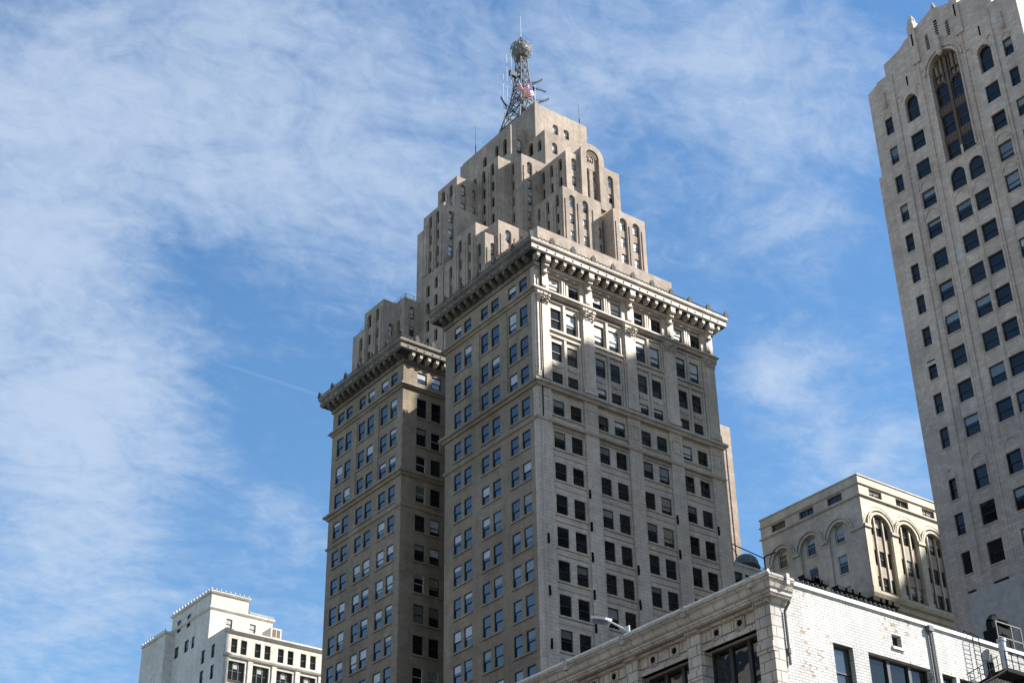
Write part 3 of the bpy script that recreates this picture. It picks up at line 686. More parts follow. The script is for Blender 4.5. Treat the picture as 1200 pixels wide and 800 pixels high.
    face('W', 'O3', w_([(177.75, 178.8, 153.5, 140, 4)]), ribs=False); face('W', 'O4', w_([(186.1, 186.95, 153.2, 140, 4)]), ribs=False)
    face('W', 'P1', w_([(203.4, 204.7, 150.3, 120, 8), (200.9, 201.9, 150.3, 120, 8)])); face('W', 'P2', w_([(198.2, 199.2, 147.4, 120, 7)]), ribs=False); face('W', 'P3', w_([(206.2, 207.3, 146.8, 120, 7)]), ribs=False)
    # remaining faces, roofs with a low coping
    for key, (x0, x1, y0, y1, z0, z1) in B.items(): wall.box(x0, x1, y0, y1, z0, z1, 0, 'sw')
    # plinth that carries all the setbacks
    part(wall, 'wall', ['limestone'], root)
    # the round-headed bay on the front
    g = MB(); uc, r, zs = 150.4, 2.75, 177.55
    pts = [(uc - r, 166.5)] + arch_pts(uc - r, uc + r, zs, 20) + [(uc + r, 166.5)]
    inner = [(uc - 1.5, 166.5)] + arch_pts(uc - 1.5, uc + 1.5, zs, 20) + [(uc + 1.5, 166.5)]
    y = 171.9
    for (p, q), (a, b) in zip(zip(pts[:-1], pts[1:]), zip(inner[:-1], inner[1:])):
        g.poly([(p[0], y, p[1]), (a[0], y, a[1]), (b[0], y, b[1]), (q[0], y, q[1])])
        g.poly([(p[0], y, p[1]), (q[0], y, q[1]), (q[0], y + 3, q[1]), (p[0], y + 3, p[1])])
        g.poly([(a[0], y, a[1]), (a[0], y + 0.61, a[1]), (b[0], y + 0.61, b[1]), (b[0], y, b[1])])
    # inside the arch a plain tympanum behind concentric rolls
    tym = [(a, b) for a, b in arch_pts(uc - 1.5, uc + 1.5, zs, 20)]
    g.poly([(a, y + 0.55, b) for a, b in [(uc - 1.5, 174.9)] + tym + [(uc + 1.5, 174.9)]])
    for i in range(3): ring(g, 'S', y, uc, zs - 0.2, 1.2 - 0.33 * i, 1.32 - 0.33 * i, 0.2 + 0.08 * i, 0.56)
    fb = [fbox(g, 'S', y, x - 0.1, x + 0.1, zs - 0.6 - 0.3, zs - 0.35, 0.3, 0.56) for x in (uc - .5, uc, uc + .5)]
    part(g, 'arched_bay', ['limestone'], root)
    windows(root, wins, 100, blind=(0,))
skyscraper()

# ------------------------------------------------------------------ broadcast mast, flag and whips on its roof
ROOFZ = 189.4
def mast():
    cx, cy = 147.5, 188.5
    root = thing('broadcast_mast', 'steel lattice broadcast mast with a round cage near its tip on the skyscraper roof', 'mast', (cx, cy, ROOFZ))
    lat = MB(); levels = [(0, 4.1), (4.0, 3.2), (7.5, 2.4), (10.5, 1.75), (13.5, 1.35), (16.5, 1.05), (19.0, 0.9), (21.6, 0.8)]
    cor = lambda z, h: [(sx * h, sy * h, z) for sx, sy in ((-1, -1), (1, -1), (1, 1), (-1, 1))]
    for (za, ha), (zb, hb) in zip(levels[:-1], levels[1:]):
        A, Bq = cor(za, ha), cor(zb, hb)
        for i in range(4):
            j = (i + 1) % 4
            lat.bar(A[i], Bq[i], 0.17 if za < 10 else 0.13, 0, 5); lat.bar(A[i], Bq[j], 0.09, 1, 4); lat.bar(A[j], Bq[i], 0.09, 0, 4); lat.bar(Bq[i], Bq[j], 0.1, 1, 4)
    lat.bar((0, 0, 0), (0, 0, 21.6), 0.32, 0, 8)
    for r, z in ((1.9, 12.5), (2.6, 9.0)):            # ring platforms
        n = 14
        for i in range(n):
            a, b = 2 * PI * i / n, 2 * PI * (i + 1) / n
            for dz in (0, 0.9): lat.bar((r * math.cos(a), r * math.sin(a), z + dz), (r * math.cos(b), r * math.sin(b), z + dz), 0.08, 0, 4)
            lat.bar((r * math.cos(a), r * math.sin(a), z), (r * math.cos(a), r * math.sin(a), z + 0.9), 0.05, 0, 4)
            lat.bar((r * math.cos(a), r * math.sin(a), z), (0.4 * math.cos(a), 0.4 * math.sin(a), z - 0.6), 0.06, 1, 4)
    lat.build('lattice', ['mast_steel', 'mast_dark'], root)
    cage = MB(); R, zc = 2.2, 24.0
    for i in range(7):
        ph = -PI / 2 + PI * (i + 0.5) / 7; rr = R * math.cos(ph); z = zc + R * math.sin(ph); n = 20
        for k in range(n):
            a, b = 2 * PI * k / n, 2 * PI * (k + 1) / n; cage.bar((rr * math.cos(a), rr * math.sin(a), z), (rr * math.cos(b), rr * math.sin(b), z), 0.075, 0, 4)
    for k in range(16):
        a = 2 * PI * k / 16
        cage.tube([(R * math.cos(p) * math.cos(a), R * math.cos(p) * math.sin(a), zc + R * math.sin(p)) for p in [-PI / 2 + PI * i / 10 for i in range(11)]], 0.07, 0, 4)
    cage.lathe((0, 0, zc), [(0.01, -1.9), (1.1, -1.6), (1.75, -0.7), (1.85, 0.2), (1.4, 1.1), (0.6, 1.5), (0.01, 1.6)], 18, 0)
    cage.build('cage', ['lattice_grey'], root)
    tip = MB(); tip.bar((0, 0, zc + R), (0, 0, zc + R + 1.2), 0.28, 1); tip.bar((0, 0, zc + R), (0.0, 0, 33.2), 0.09, 0, 5, 0.05); tip.build('spire', ['white_paint', 'mast_dark'], root)
    for x, z0, z1, arm in ((-3.0, 13.0, 22.2, 1.3), (-4.1, 9.0, 20.6, 2.2), (3.3, 4.0, 13.0, 2.4), (-5.0, 6.0, 15.0, 3.0)):
        w = MB(); w.bar((x, -0.5, z0), (x, -0.5, z1), 0.06, 0, 5); w.bar((-0.8 if x < 0 else 0.8, -0.5, z0 + 0.6), (x, -0.5, z0 + 0.6), 0.07, 1, 4); w.build('whip_antenna', ['white_paint', 'mast_dark'], root)
    bx = MB(); bx.box(-3.4, -1.9, -0.9, -0.2, 15.6, 16.8, 0); bx.box(-1.9, -0.9, -0.7, -0.5, 16.0, 16.2, 0); bx.build('equipment_box', ['mast_dark'], root)
    for (x, y, z, a) in ((-5.5, -1.2, 7.2, 0.5), (-4.6, -1.4, 3.6, -0.9), (4.6, -1.0, 12.6, 0.7), (2.9, -1.2, 16.4, 0.8), (3.7, -1, 15.0, -0.35), (-3.3, -1.2, 13.9, 0.8), (-2.2, -1.0, 18.2, 0.9)):
        yg = MB(); c = Vector((x, y, z)); d = Vector((math.cos(a) * (1 if x > 0 else -1), -0.4, math.sin(a) * 0.8)).normalized()
        yg.bar(c - d * 1.3, c + d * 1.3, 0.11, 0, 4)
        for i in range(7):
            p = c + d * (-1.15 + 0.38 * i); yg.bar(p + Vector((0, 0, -0.45)), p + Vector((0, 0, 0.45)), 0.06, 0, 4)
        yg.bar(c, (x * 0.2, y * 0.25, z - 0.6), 0.09, 0, 4); yg.build('yagi_antenna', ['mast_dark'], root)
    ds = MB(); ds.lathe((1.3, -2.2, 7.2), [(0.01, -0.75), (0.6, -0.6), (0.95, 0.0), (0.6, 0.6), (0.01, 0.75)], 16, 0); ds.bar((1.3, -2.2, 7.2), (0.8, -0.8, 7.2), 0.12, 0, 5); ds.build('radome', ['white_paint'], root)
    k = 1.04; root.scale = (k, k, k); root.location = (cx * k, cy * k, 1.7 + (ROOFZ - 1.7) * k)
    return root
mast()
def flag():
    # a flag flying to the left of its halyard on the mast: red and white stripes, a dark blue canton
    mb = MB(); nx, nz = 26, 13; L_, H_ = 4.8, 2.6; ox, oy, oz = 147.6, 184.6, 201.3
    a0 = 0.22
    def pt(i, j):
        s = i / nx; y = 0.62 * math.sin(s * 10.5 + j * 0.22) * (0.3 + s); z = -H_ * j / nz * (1 - 0.25 * s) - 1.3 * s + 0.42 * math.sin(s * 7.5 + j * 0.16)
        return (ox - L_ * s * 0.92, oy + y, oz + z)
    for i in range(nx):
        for j in range(nz):
            m = 2 if (i < 10 and j < 7) else (0 if j % 2 == 0 else 1)
            mb.poly([pt(i, j), pt(i, j + 1), pt(i + 1, j + 1), pt(i + 1, j)], m)
    mb.bar((ox + 0.05, oy, oz + 0.6), (ox + 0.05, oy, 189.5), 0.06, 3, 6)
    b = Vector((ox, oy, 189.4)); mb.v = [(x - b.x, y - b.y, z - b.z) for x, y, z in mb.v]
    o = mb.build('flag', ['red', 'flag_white', 'flag_blue', 'white_paint'], None, b)
    tag(o, 'red and white striped flag with a blue corner flying before the lattice mast', 'flag')
    k = 1.04; o.scale = (k, k, k); o.location = (b.x * k, b.y * k, 1.7 + (b.z - 1.7) * k)
flag()
for (x, y, z0, z1, lb) in ((158.6, 184.6, 196.7, 202.2, 'thin whip aerial on the lit front parapet right of the mast'), (147.6, 204.4, 196.7, 204.6, 'tall thin aerial at the far left end of the skyscraper top roof'),
                           (147.6, 194.5, 196.7, 201.5, 'short thin aerial on the shaded roof edge left of the lattice mast')):
    b = MB(); b.bar((0, 0, 0), (0, 0, (z1 - z0) * 0.35), 0.11, 0, 5); b.bar((0, 0, 0), (0, 0, z1 - z0), 0.05, 0, 4); b.bar((-0.5, 0, 0.3), (0.5, 0, 0.3), 0.05, 0, 4)
    tag(b.build('roof_aerial', ['mast_dark'], None, (x, y, z0)), lb, 'aerial', 'thin aerials on the skyscraper roofs')
def roof_rail(name, pts, z, lb, n=5):
    b = MB(); base = Vector((*pts[0], z))
    P_ = [Vector((x, y, z)) - base for x, y in pts]
    for p, q in zip(P_[:-1], P_[1:]):
        for h in (0.5, 1.0): b.bar(p + Vector((0, 0, h)), q + Vector((0, 0, h)), 0.04, 0, 4)
        k = max(1, round((q - p).length / 1.6))
        for i in range(k + 1): c = p + (q - p) * i / k; b.bar(c, c + Vector((0, 0, 1.05)), 0.045, 0, 4)
    tag(b.build(name, ['lattice_grey'], None, base), lb, 'railing')
roof_rail('roof_railing', [(126.9, 212), (126.9, 197.1), (132, 197.1)], 151.4, 'thin pipe railing round the low setback roof left of the skyscraper')

# ------------------------------------------------------------------ gabled tower on the right
def gabled_tower():
    X, XE, YA, YB = 132.9, 160.0, 74.06, 97.2
    root = thing('gabled_tower', 'grey stone tower at the right edge with stepped gable and great arched window', 'building', (X, YA, 0))
    wall, trim = MB(), MB(); wins = []; ops = []
    yc = 85.63
    zg = 131.0
    heights = [118.25 - 4.4 * i for i in range(9)]
    def add(y0, y1, zb, zt, arch=False, style='sash', d=0.2, bl=None):
        y0 -= 0.1; y1 += 0.1
        ops.append(dict(ua=-y1, ub=-y0, za=zb, zb=zt, d=d + 0.15, arch=arch, n=14))
        wins.append(dict(k='W', pl=X, ua=-y1, ub=-y0, za=zb, zb=zt, d=d, style=style, gl='glass_dark', bm='dim_blind', bl=bl if bl is not None else rnd.choice((0, 0, 0, 0, 0, 0.35, 0.5))))
    def hood(y0, y1, z, blind_=True):                 # a blind arch over a window
        c = -(y0 + y1) / 2; r = (y1 - y0) / 2
        ring(trim, 'W', X, c, z, r, r + 0.16, -0.1, 0.01, 0, 14)
    cols = {1: (94.3, 95.3), 2: (90.1, 91.9), 3: (85.6, 87.5), 4: (82.9, 84.8), 5: (79.35 - .55, 80.5), 6: (75.9, 76.95)}
    h_ = 2.5
    for c, (y0, y1) in cols.items():
        rows = list(heights)
        if c in (1, 6): rows = [127.3, 122.7] + rows
        elif c in (2, 5): rows = [122.6] + rows
        else: rows = rows[1:]
        for i, z in enumerate(rows):
            ar = c in (3, 4) and i == 0
            add(y0, y1, z - h_, z + (0.55 if ar else 0), ar)
        for z in (76.8, 72.6, 68.1, 63.7, 59.3, 54.9, 50.5, 46.1, 41.7): add(y0, y1, z - 2.55, z)
        add(y0, y1, 80.5, 83.15) if 0 else None
        hood(y0, y1, 77.4); fbox(trim, 'W', X, -y1 - 0.16, -y1, 76.8 - 2.5, 77.4, -0.1, 0.01); fbox(trim, 'W', X, -y0, -y0 + 0.16, 76.8 - 2.5, 77.4, -0.1, 0.01)
        if c in (2, 3, 4, 5): hood(y0, y1, 110.0)
        if c in (2, 5): hood(y0, y1, 114.3)
        if c in (1, 6): hood(y0, y1, 127.6)
    for y0, y1 in (cols[2], cols[5]): add(y0, y1, 124.6, 128.5, True, 'brown', 0.4, 0)
    # the great window
    ops.append(dict(ua=-87.6, ub=-83.2, za=115.7, zb=131.6, d=0.8, arch=True, n=24, back=True))
    facade(wall, 'W', X, -YB, -YA, 0, zg + 1.0, ops, 0)
    # gable above, a thick stone screen with its own outline
    half = [(11.57, 132.0), (11.57, 132.7), (10.0, 133.35), (10.0, 133.6), (8.42, 133.7), (8.42, 135.6), (7.2, 135.8), (6.0, 136.15), (5.2, 136.55), (4.6, 137.05), (3.95, 137.1), (3.95, 137.75), (3.0, 137.75), (0, 138.9)]
    out = [(-yc - d, z) for d, z in half] + [(-yc + d, z) for d, z in reversed(half[:-1])]
    fr = [P3('W', X, u, z, 0) for u, z in out]; bk = [P3('W', X, u, z, 2.2) for u, z in out]
    n = len(out)
    for i in range(n // 2):                           # the symmetric outline in level strips
        a, b, c, d = fr[i], fr[i + 1], fr[n - 2 - i], fr[n - 1 - i]
        wall.poly([a, d, c, b] if i < n // 2 else [a, c, b]); a, b, c, d = bk[i], bk[i + 1], bk[n - 2 - i], bk[n - 1 - i]; wall.poly([a, b, c, d])
    for i in range(n - 1): wall.poly([fr[i], fr[i + 1], bk[i + 1], bk[i]])
    # other sides
    z1 = zg + 1.0
    ops2 = []
    for x in (135.2, 138.9, 142.6, 146.3, 150.0, 153.7, 157.4):
        for z in [122.6] + heights + [76.8, 72.6, 68.1]:
            ops2.append(dict(ua=x - 0.85, ub=x + 0.85, za=z - 2.5, zb=z, d=0.35)); wins.append(dict(k='S', pl=YA, ua=x - 0.85, ub=x + 0.85, za=z - 2.5, zb=z, d=0.2, gl='glass_dark', bm='dim_blind', bl=rnd.choice((0, 0, 0, 0.5))))
    facade(wall, 'S', YA, X, XE, 0, z1, ops2, 0)
    wall.poly([(XE, YA, 0), (XE, YB, 0), (XE, YB, z1), (XE, YA, z1)]); wall.poly([(XE, YB, 0), (X, YB, 0), (X, YB, z1), (XE, YB, z1)])
    wall.poly([(X, YA, z1), (XE, YA, z1), (XE, YB, z1), (X, YB, z1)])
    # the set-back shoulder at the far corner
    wall.box(X + 0.2, XE, YB, 97.85, 0, 119.8)
    part(wall, 'wall', ['tower_block'], root)
    # great window tracery
    tr = MB(); D = X + 0.4
    fbox(tr, 'W', D, -85.58, -85.22, 115.7, 131.2, -0.14, 0.3, 0)
    for z0, z1 in ((118.5, 119.7), (122.8, 124.0)):
        for a, b in ((-87.6, -85.58), (-85.22, -83.2)):
            fbox(tr, 'W', D, a, b, z0, z1, 0.0, 0.35, 0)
            for i in range(5): fbox(tr, 'W', D, a + 0.2 + i * 0.38, a + 0.3 + i * 0.38, z0 + .1, z1 - .1, -0.06, 0.0, 0)
    for a, b in ((-87.6, -85.58), (-85.22, -83.2)):
        ring(tr, 'W', D, (a + b) / 2, 126.75, 0.78, 1.0, -0.05, 0.3, 0, 14)
        for k in range(3):
            u = a + 0.25 + k * 0.66; zt = 130.9 - abs(u + 0.2 + 85.4) * 0.75
            fbox(tr, 'W', D, u - 0.1, u + 0.08, 127.2, 131.3, 0.0, 0.3, 0)
        fbox(tr, 'W', D, a, b, 127.45, 127.65, 0.02, 0.3, 0); fbox(tr, 'W', D, a, b, 128.75, 128.9, 0.02, 0.3, 0)
        for zt in (118.48, 122.78, 127.3):
            wins.append(dict(k='W', pl=D, ua=a + 0.04, ub=b - 0.04, za=zt - (2.75 if zt < 120 else 3.05), zb=zt, d=0.12, style='brown', gl='glass_dark', bl=0))
    part(tr, 'tracery', ['frame_brown'], root)
    ring(trim, 'W', X, -85.4, 129.4, 2.2, 2.42, -0.22, 0.01, 0, 24, 13.5)
    ring(trim, 'W', X, -85.4, 129.4, 2.75, 3.0, -0.2, 0.01, 0, 24)
    for y0, y1 in (cols[2], cols[5]): ring(trim, 'W', X, -(y0 + y1) / 2, 128.5 - (y1 - y0) / 2, (y1 - y0) / 2 + .02, (y1 - y0) / 2 + .22, -0.14, 0.01, 0, 16)
    for y in (93.15, 88.95, 82.2, 78.0):              # slim shafts that rise between the bays
        top = 137.2 if y in (88.95, 82.2) else 133.3
        fbox(trim, 'W', X, -y - 0.11, -y + 0.11, 65, top, -0.16, 0.01)
    for y in (88.95, 82.2):
        fbox(trim, 'W', X, -y - 0.55, -y + 0.55, 132.2, 138.4, -0.3, 2.0); fbox(trim, 'W', X, -y - 0.4, -y + 0.4, 138.4, 139.1, -0.2, 1.0)
        trim.lathe(P3('W', X, -y, 139.1, 0.3), [(0.45, 0), (0.5, 0.4), (0.35, 0.8), (0.15, 1.1), (0.01, 1.3)], 8)
    for y in (85.4,):
        fbox(trim, 'W', X, -y - 0.35, -y + 0.35, 131.7, 134.0, -0.5, 0.01); trim.lathe(P3('W', X, -y, 138.9, 0.2), [(0.25, 0), (0.3, 0.4), (0.1, 0.9), (0.01, 1.1)], 8)
        trim.lathe(P3('W', X, -y, 131.4, -0.3), [(0.01, -0.5), (0.3, -0.3), (0.42, 0.3), (0.36, 1.2), (0.22, 1.8), (0.01, 2.1)], 8)
    for a, b in ((93.15, 88.95), (82.2, 78.0), (88.95, 82.2)):        # little corbel arches beside the shafts
        for y in (a - 0.5, b + 0.5): ring(trim, 'W', X, -y, 130.3 - abs((a + b) / 2 - yc) * 0.25, 0.36, 0.48, -0.12, 0.01, 0, 8, 0.7)
    for y0, y1 in (cols[1], cols[6]):
        c = -(y0 + y1) / 2; fbox(trim, 'W', X, c - 0.14, c + 0.14, 129.4, 131.4, -0.2, 0.01); trim.lathe(P3('W', X, c, 129.0, -0.15), [(0.01, -0.3), (0.25, 0), (0.28, 0.4), (0.1, 0.7)], 8)
    for c, (y0, y1) in cols.items():                                      # shaded sills
        for z in [76.8, 72.6, 68.1] + heights: fbox(trim, 'W', X, -y1 - 0.05, -y0 + 0.05, z - (2.55 if z < 80 else h_) - 0.16, z - (2.55 if z < 80 else h_) - 0.004, -0.08, 0.02)
        if c not in (1, 6):
            for y in (y0 - 0.32, y1 + 0.32): fbox(trim, 'W', X, -y - 0.07, -y + 0.07, 78.8, 117, -0.07, 0.01)
    part(trim, 'moulding', ['tower_block'], root)
    for y, z0, z1 in ((88.95, 135.0, 136.9), (82.2, 135.0, 136.9), (91.0, 130.1, 131.6), (79.65, 130.1, 131.6)):     # narrow dark slits
        sl = MB(); fbox(sl, 'W', X - (0.31 if z0 > 132 else 0), -y - 0.12, -y + 0.12, z0, z1, -0.004, 0.05); part(sl, 'slit_window', ['iron'], root)
    for y, z0, z1 in ((87.05, 133.2, 135.6), (85.4, 134.2, 136.8), (83.8, 133.2, 135.6)):
        sl = MB(); fbox(sl, 'W', X, -y - 0.24, -y + 0.24, z0, z1, -0.012, 0.05)
        for i in range(6): fbox(sl, 'W', X, -y - 0.24, -y + 0.24, z0 + 0.2 + i * 0.38, z0 + 0.3 + i * 0.38, -0.05, -0.011, 1)
        part(sl, 'louvre', ['iron', 'tower_block'], root)
    # patched pale stones and the painted lower wall
    for y0, y1, z0, z1 in ((92.6, 94.2, 95.3, 95.75), (91.9, 93.2, 95.75, 96.2), (93.6, 95.8, 91.2, 91.65), (88.1, 89.1, 102.3, 103.6), (88.0, 88.8, 103.6, 104.5), (77.4, 78.6, 118.5, 119.0), (77.2, 78.0, 130.5, 131.4), (81.2, 82.0, 103.0, 104.2)):
        pt = MB(); fbox(pt, 'W', X, -y1, -y0, z0, z1, -0.006, 0.02); part(pt, 'patched_stone', ['tower_pale'], root)
    pw = MB(); fbox(pw, 'W', X, -95.4, -74.1, 20, 63.4, -0.05, 0.02); fbox(pw, 'W', X, -87.9, -74.1, 63.4, 64.6, -0.05, 0.02); part(pw, 'painted_wall', ['grey_paint'], root)
    # windows inside the painted wall are gone: drop them
    keep = [w for w in wins if w['zb'] > 64.7]
    windows(root, keep, 100)
    k = 1.116; root.scale = (k, k, k); root.location = (X * k, YA * k, 1.7 - 1.7 * k)
gabled_tower()

# ------------------------------------------------------------------ arcaded building
def arcaded():
    X, Y, XE, YE, ZT = 160.22, 130.0, 190.0, 149.45, 99.25
    root = thing('arcaded_building', 'cream stone block with tall round arches and a flat parapet, left of the gabled tower', 'building', (X, Y, 0))
    wall, trim = MB(), MB(); wins = []; ops = []
    cx = [163.7 + 5.68 * i for i in range(5)]
    for c in cx[:4]:
        ops.append(dict(ua=c - 2.05, ub=c + 2.05, za=82.0, zb=93.75, d=0.95, arch=True, n=20, back=True))
    for c in cx[:4]: ops.append(dict(ua=c - 1.35, ub=c + 1.35, za=96.45, zb=97.58, d=0.45))
    facade(wall, 'S', Y, X, XE, 0, ZT, ops, 0)
    for c in cx[:4]:
        wins.append(dict(k='S', pl=Y, ua=c - 1.35, ub=c + 1.35, za=96.45, zb=97.58, d=0.25, style='pair', bl=rnd.choice((0, .5)), gl='glass_clear'))
        b = Y + 0.42
        for z0, z1 in ((88.35, 90.6), (85.0 - 0.6, 86.0)): fbox(trim, 'S', b, c - 2.05, c + 2.05, z0, z1, 0.0, 0.5, 1)
        fbox(trim, 'S', b, c - 2.05, c + 2.05, 82.0, 82.3, 0, 0.5, 1)
        for x in (c - 0.85, c + 0.85): fbox(trim, 'S', b, x - 0.13, x + 0.13, 82.3, 93.3, -0.2, 0.5, 0)
        for z0, z1 in ((90.6, 93.4), (86.0, 88.35), (82.3, 84.4)):
            for a, e in ((c - 2.02, c - 0.98), (c - 0.72, c + 0.72), (c + 0.98, c + 2.02)):
                zz = z1 if abs((a + e) / 2 - c) < 0.5 or z1 < 93 else 92.6
                wins.append(dict(k='S', pl=b, ua=a, ub=e, za=z0, zb=zz, d=0.1, style='sash', bl=rnd.choice((0, 0, 0.5)), gl='glass_clear'))
        ring(trim, 'S', Y, c, 91.7, 2.05, 2.4, -0.16, 0.01, 0, 20); ring(trim, 'S', Y, c, 91.7, 2.62, 2.8, -0.26, 0.01, 0, 20)
        ring(trim, 'S', Y, c, 91.7, 3.25, 3.32, -0.05, 0.01, 0, 20)
    for i in range(4):
        a = X + 0.0 if i == 0 else cx[i - 1] + 2.1
        b = cx[i] - 2.1
        fbox(trim, 'S', Y, a, b, 91.2, 91.65, -0.3, 0.02, 0); fbox(trim, 'S', Y, a + .1, b - .1, 82.0, 91.2, -0.1, 0.02, 0)
        fbox(trim, 'S', Y, a, b, 81.6, 82.4, -0.25, 0.02, 0)
    # side facing the street
    ops = []; cy = (145.8, 140.15, 134.6)
    for c in cy:
        ops.append(dict(ua=-c - 2.0, ub=-c + 2.0, za=60, zb=93.4, d=0.32, arch=True, n=20))
        ops.append(dict(ua=-c - 1.4, ub=-c + 1.4, za=96.45, zb=97.58, d=0.45)); wins.append(dict(k='W', pl=X, ua=-c - 1.4, ub=-c + 1.4, za=96.45, zb=97.58, d=0.25, style='pair', gl='glass_dark', bl=0))
    facade(wall, 'W', X, -YE, -Y, 0, ZT, ops, 1)
    for c in cy:
        o2 = []
        for z0, z1 in ((90.5, 93.2), (85.8, 88.55), (81.0, 83.8), (76.5, 79.2)):
            d = 0.35 if c > 136 else 0.0
            a, b = -c - 0.85 - .2, -c + 0.85 - .2
            o2.append(dict(ua=a, ub=b, za=z0, zb=z1, d=0.4)); wins.append(dict(k='W', pl=X + 0.32, ua=a, ub=b, za=z0, zb=z1, d=0.2, style='white', gl='glass_dark', bm='dim_blind', bl=rnd.choice((0, 0.35, .5))))
            fbox(trim, 'W', X + 0.32, a - .1, b + .1, z0 - 0.18, z0 - 0.003, -0.12, 0.02, 0)
        facade(wall, 'W', X + 0.32, -c - 2.1, -c + 2.1, 60, 93.6, o2, 1)
        ring(trim, 'W', X, -c, 91.4, 2.0, 2.35, -0.1, 0.01, 2, 20); ring(trim, 'W', X, -c, 91.4, 2.5, 2.75, -0.22, 0.01, 2, 20)
    for a, b in ((YE, 147.95), (143.65, 142.3), (138.0, 136.75), (132.45, Y)): fbox(trim, 'W', X, -a, -b, 91.05, 91.5, -0.26, 0.02, 2)
    wall.poly([(XE, Y, 0), (XE, YE, 0), (XE, YE, ZT), (XE, Y, ZT)]); wall.poly([(XE, YE, 0), (X, YE, 0), (X, YE, ZT), (XE, YE, ZT)]); wall.poly([(X, Y, ZT - .3), (XE, Y, ZT - .3), (XE, YE, ZT - .3), (X, YE, ZT - .3)])
    part(wall, 'wall', ['arcade', 'arcade_side'], root)
    R = [(X, Y), (XE, Y), (XE, YE), (X, YE)]
    sweep(trim, R, [(-0.2, 97.72), (0.1, 97.74), (0.2, 97.85), (0.2, 97.95), (-0.2, 98.0)], 0)
    sweep(trim, R, [(-0.2, 95.85), (0.1, 95.87), (0.28, 96.02), (0.28, 96.14), (-0.2, 96.2)], 0)
    sweep(trim, R, [(-0.2, ZT - 0.12), (0.12, ZT - 0.12), (0.12, ZT + 0.06), (-0.4, ZT + 0.06)], 0)
    part(trim, 'moulding', ['arcade', 'spandrel', 'arcade_side'], root)
    lc = MB(); sweep(lc, R, [(-0.2, 79.6), (0.25, 79.7), (0.4, 80.3), (0.8, 80.5), (1.0, 81.0), (1.0, 81.3), (0.6, 81.5), (-0.2, 81.6)], 0); part(lc, 'lower_cornice', ['arcade'], root)
    windows(root, wins, 100)
arcaded()

# ------------------------------------------------------------------ low building between them with a vent dome
lb = thing('low_building', 'plain white low building peeping out beside the office tower under the vent dome', 'building', (113.6, 125, 0))
w = MB(); ops = []; wn = []
for a in (116.2, 118.2, 121.5, 123.5, 126.7, 128.7, 130.5):
    ops.append(dict(ua=a, ub=a + 1.35, za=73.2, zb=75.3, d=0.4)); wn.append(dict(k='S', pl=125, ua=a, ub=a + 1.35, za=73.2, zb=75.3, d=0.2, bl=0))
facade(w, 'S', 125, 113.6, 136, 0, 76.4, ops); w.box(113.6, 136, 125, 140, 0, 76.4, 0, 's'); fbox(w, 'S', 125, 113.6, 136, 76.2, 76.5, -0.15, 0.3, 0)
part(w, 'wall', ['grey_paint'], lb); windows(lb, wn, 100)
vd = thing('vent_dome', 'dark ribbed metal vent dome on the low white roof beside the office tower', 'vent', (136.1, 130, 76.5))
b = MB(); b.lathe((0, 0, 0), [(1.55, 0), (1.55, 2.3), (1.75, 2.35), (1.75, 2.75), (1.55, 2.8)], 20); b.build('drum', ['lead'], vd)
b = MB(); b.lathe((0, 0, 2.8), [(1.57, 0), (1.48, 0.6), (1.2, 1.15), (0.7, 1.5), (0.22, 1.62), (0.01, 1.64)], 20)
for k in range(12):
    t = 2 * PI * k / 12; b.tube([(r * math.cos(t), r * math.sin(t), 2.8 + z) for r, z in ((1.59, 0), (1.5, 0.6), (1.22, 1.16), (0.71, 1.52), (0.22, 1.65))], 0.05, 0, 4)
b.build('cap', ['mast_steel'], vd)
wp = thing('wire_pole', 'thin black pole and stay wires in the gap beside the vent dome', 'pole', (140.6, 131, 76.5))
b = MB(); b.bar((0, 0, 0), (0, 0, 5.6), 0.09); b.tube([(0, 0, 5.5), (0.6, 0, 6.0), (2.2, 0, 6.8)], 0.1); b.build('post', ['iron'], wp)
b = MB(); b.bar((0, 0, 5.4), (-9.2, 3.0, 8.6), 0.07, 0, 4); b.bar((-4.6, 1.5, 7.0), (-2.9, 0.2, 2.6), 0.05, 0, 4); b.bar((-2, 0.2, 4.4), (4, 0, 3.0), 0.04, 0, 4); b.build('wire', ['iron'], wp)

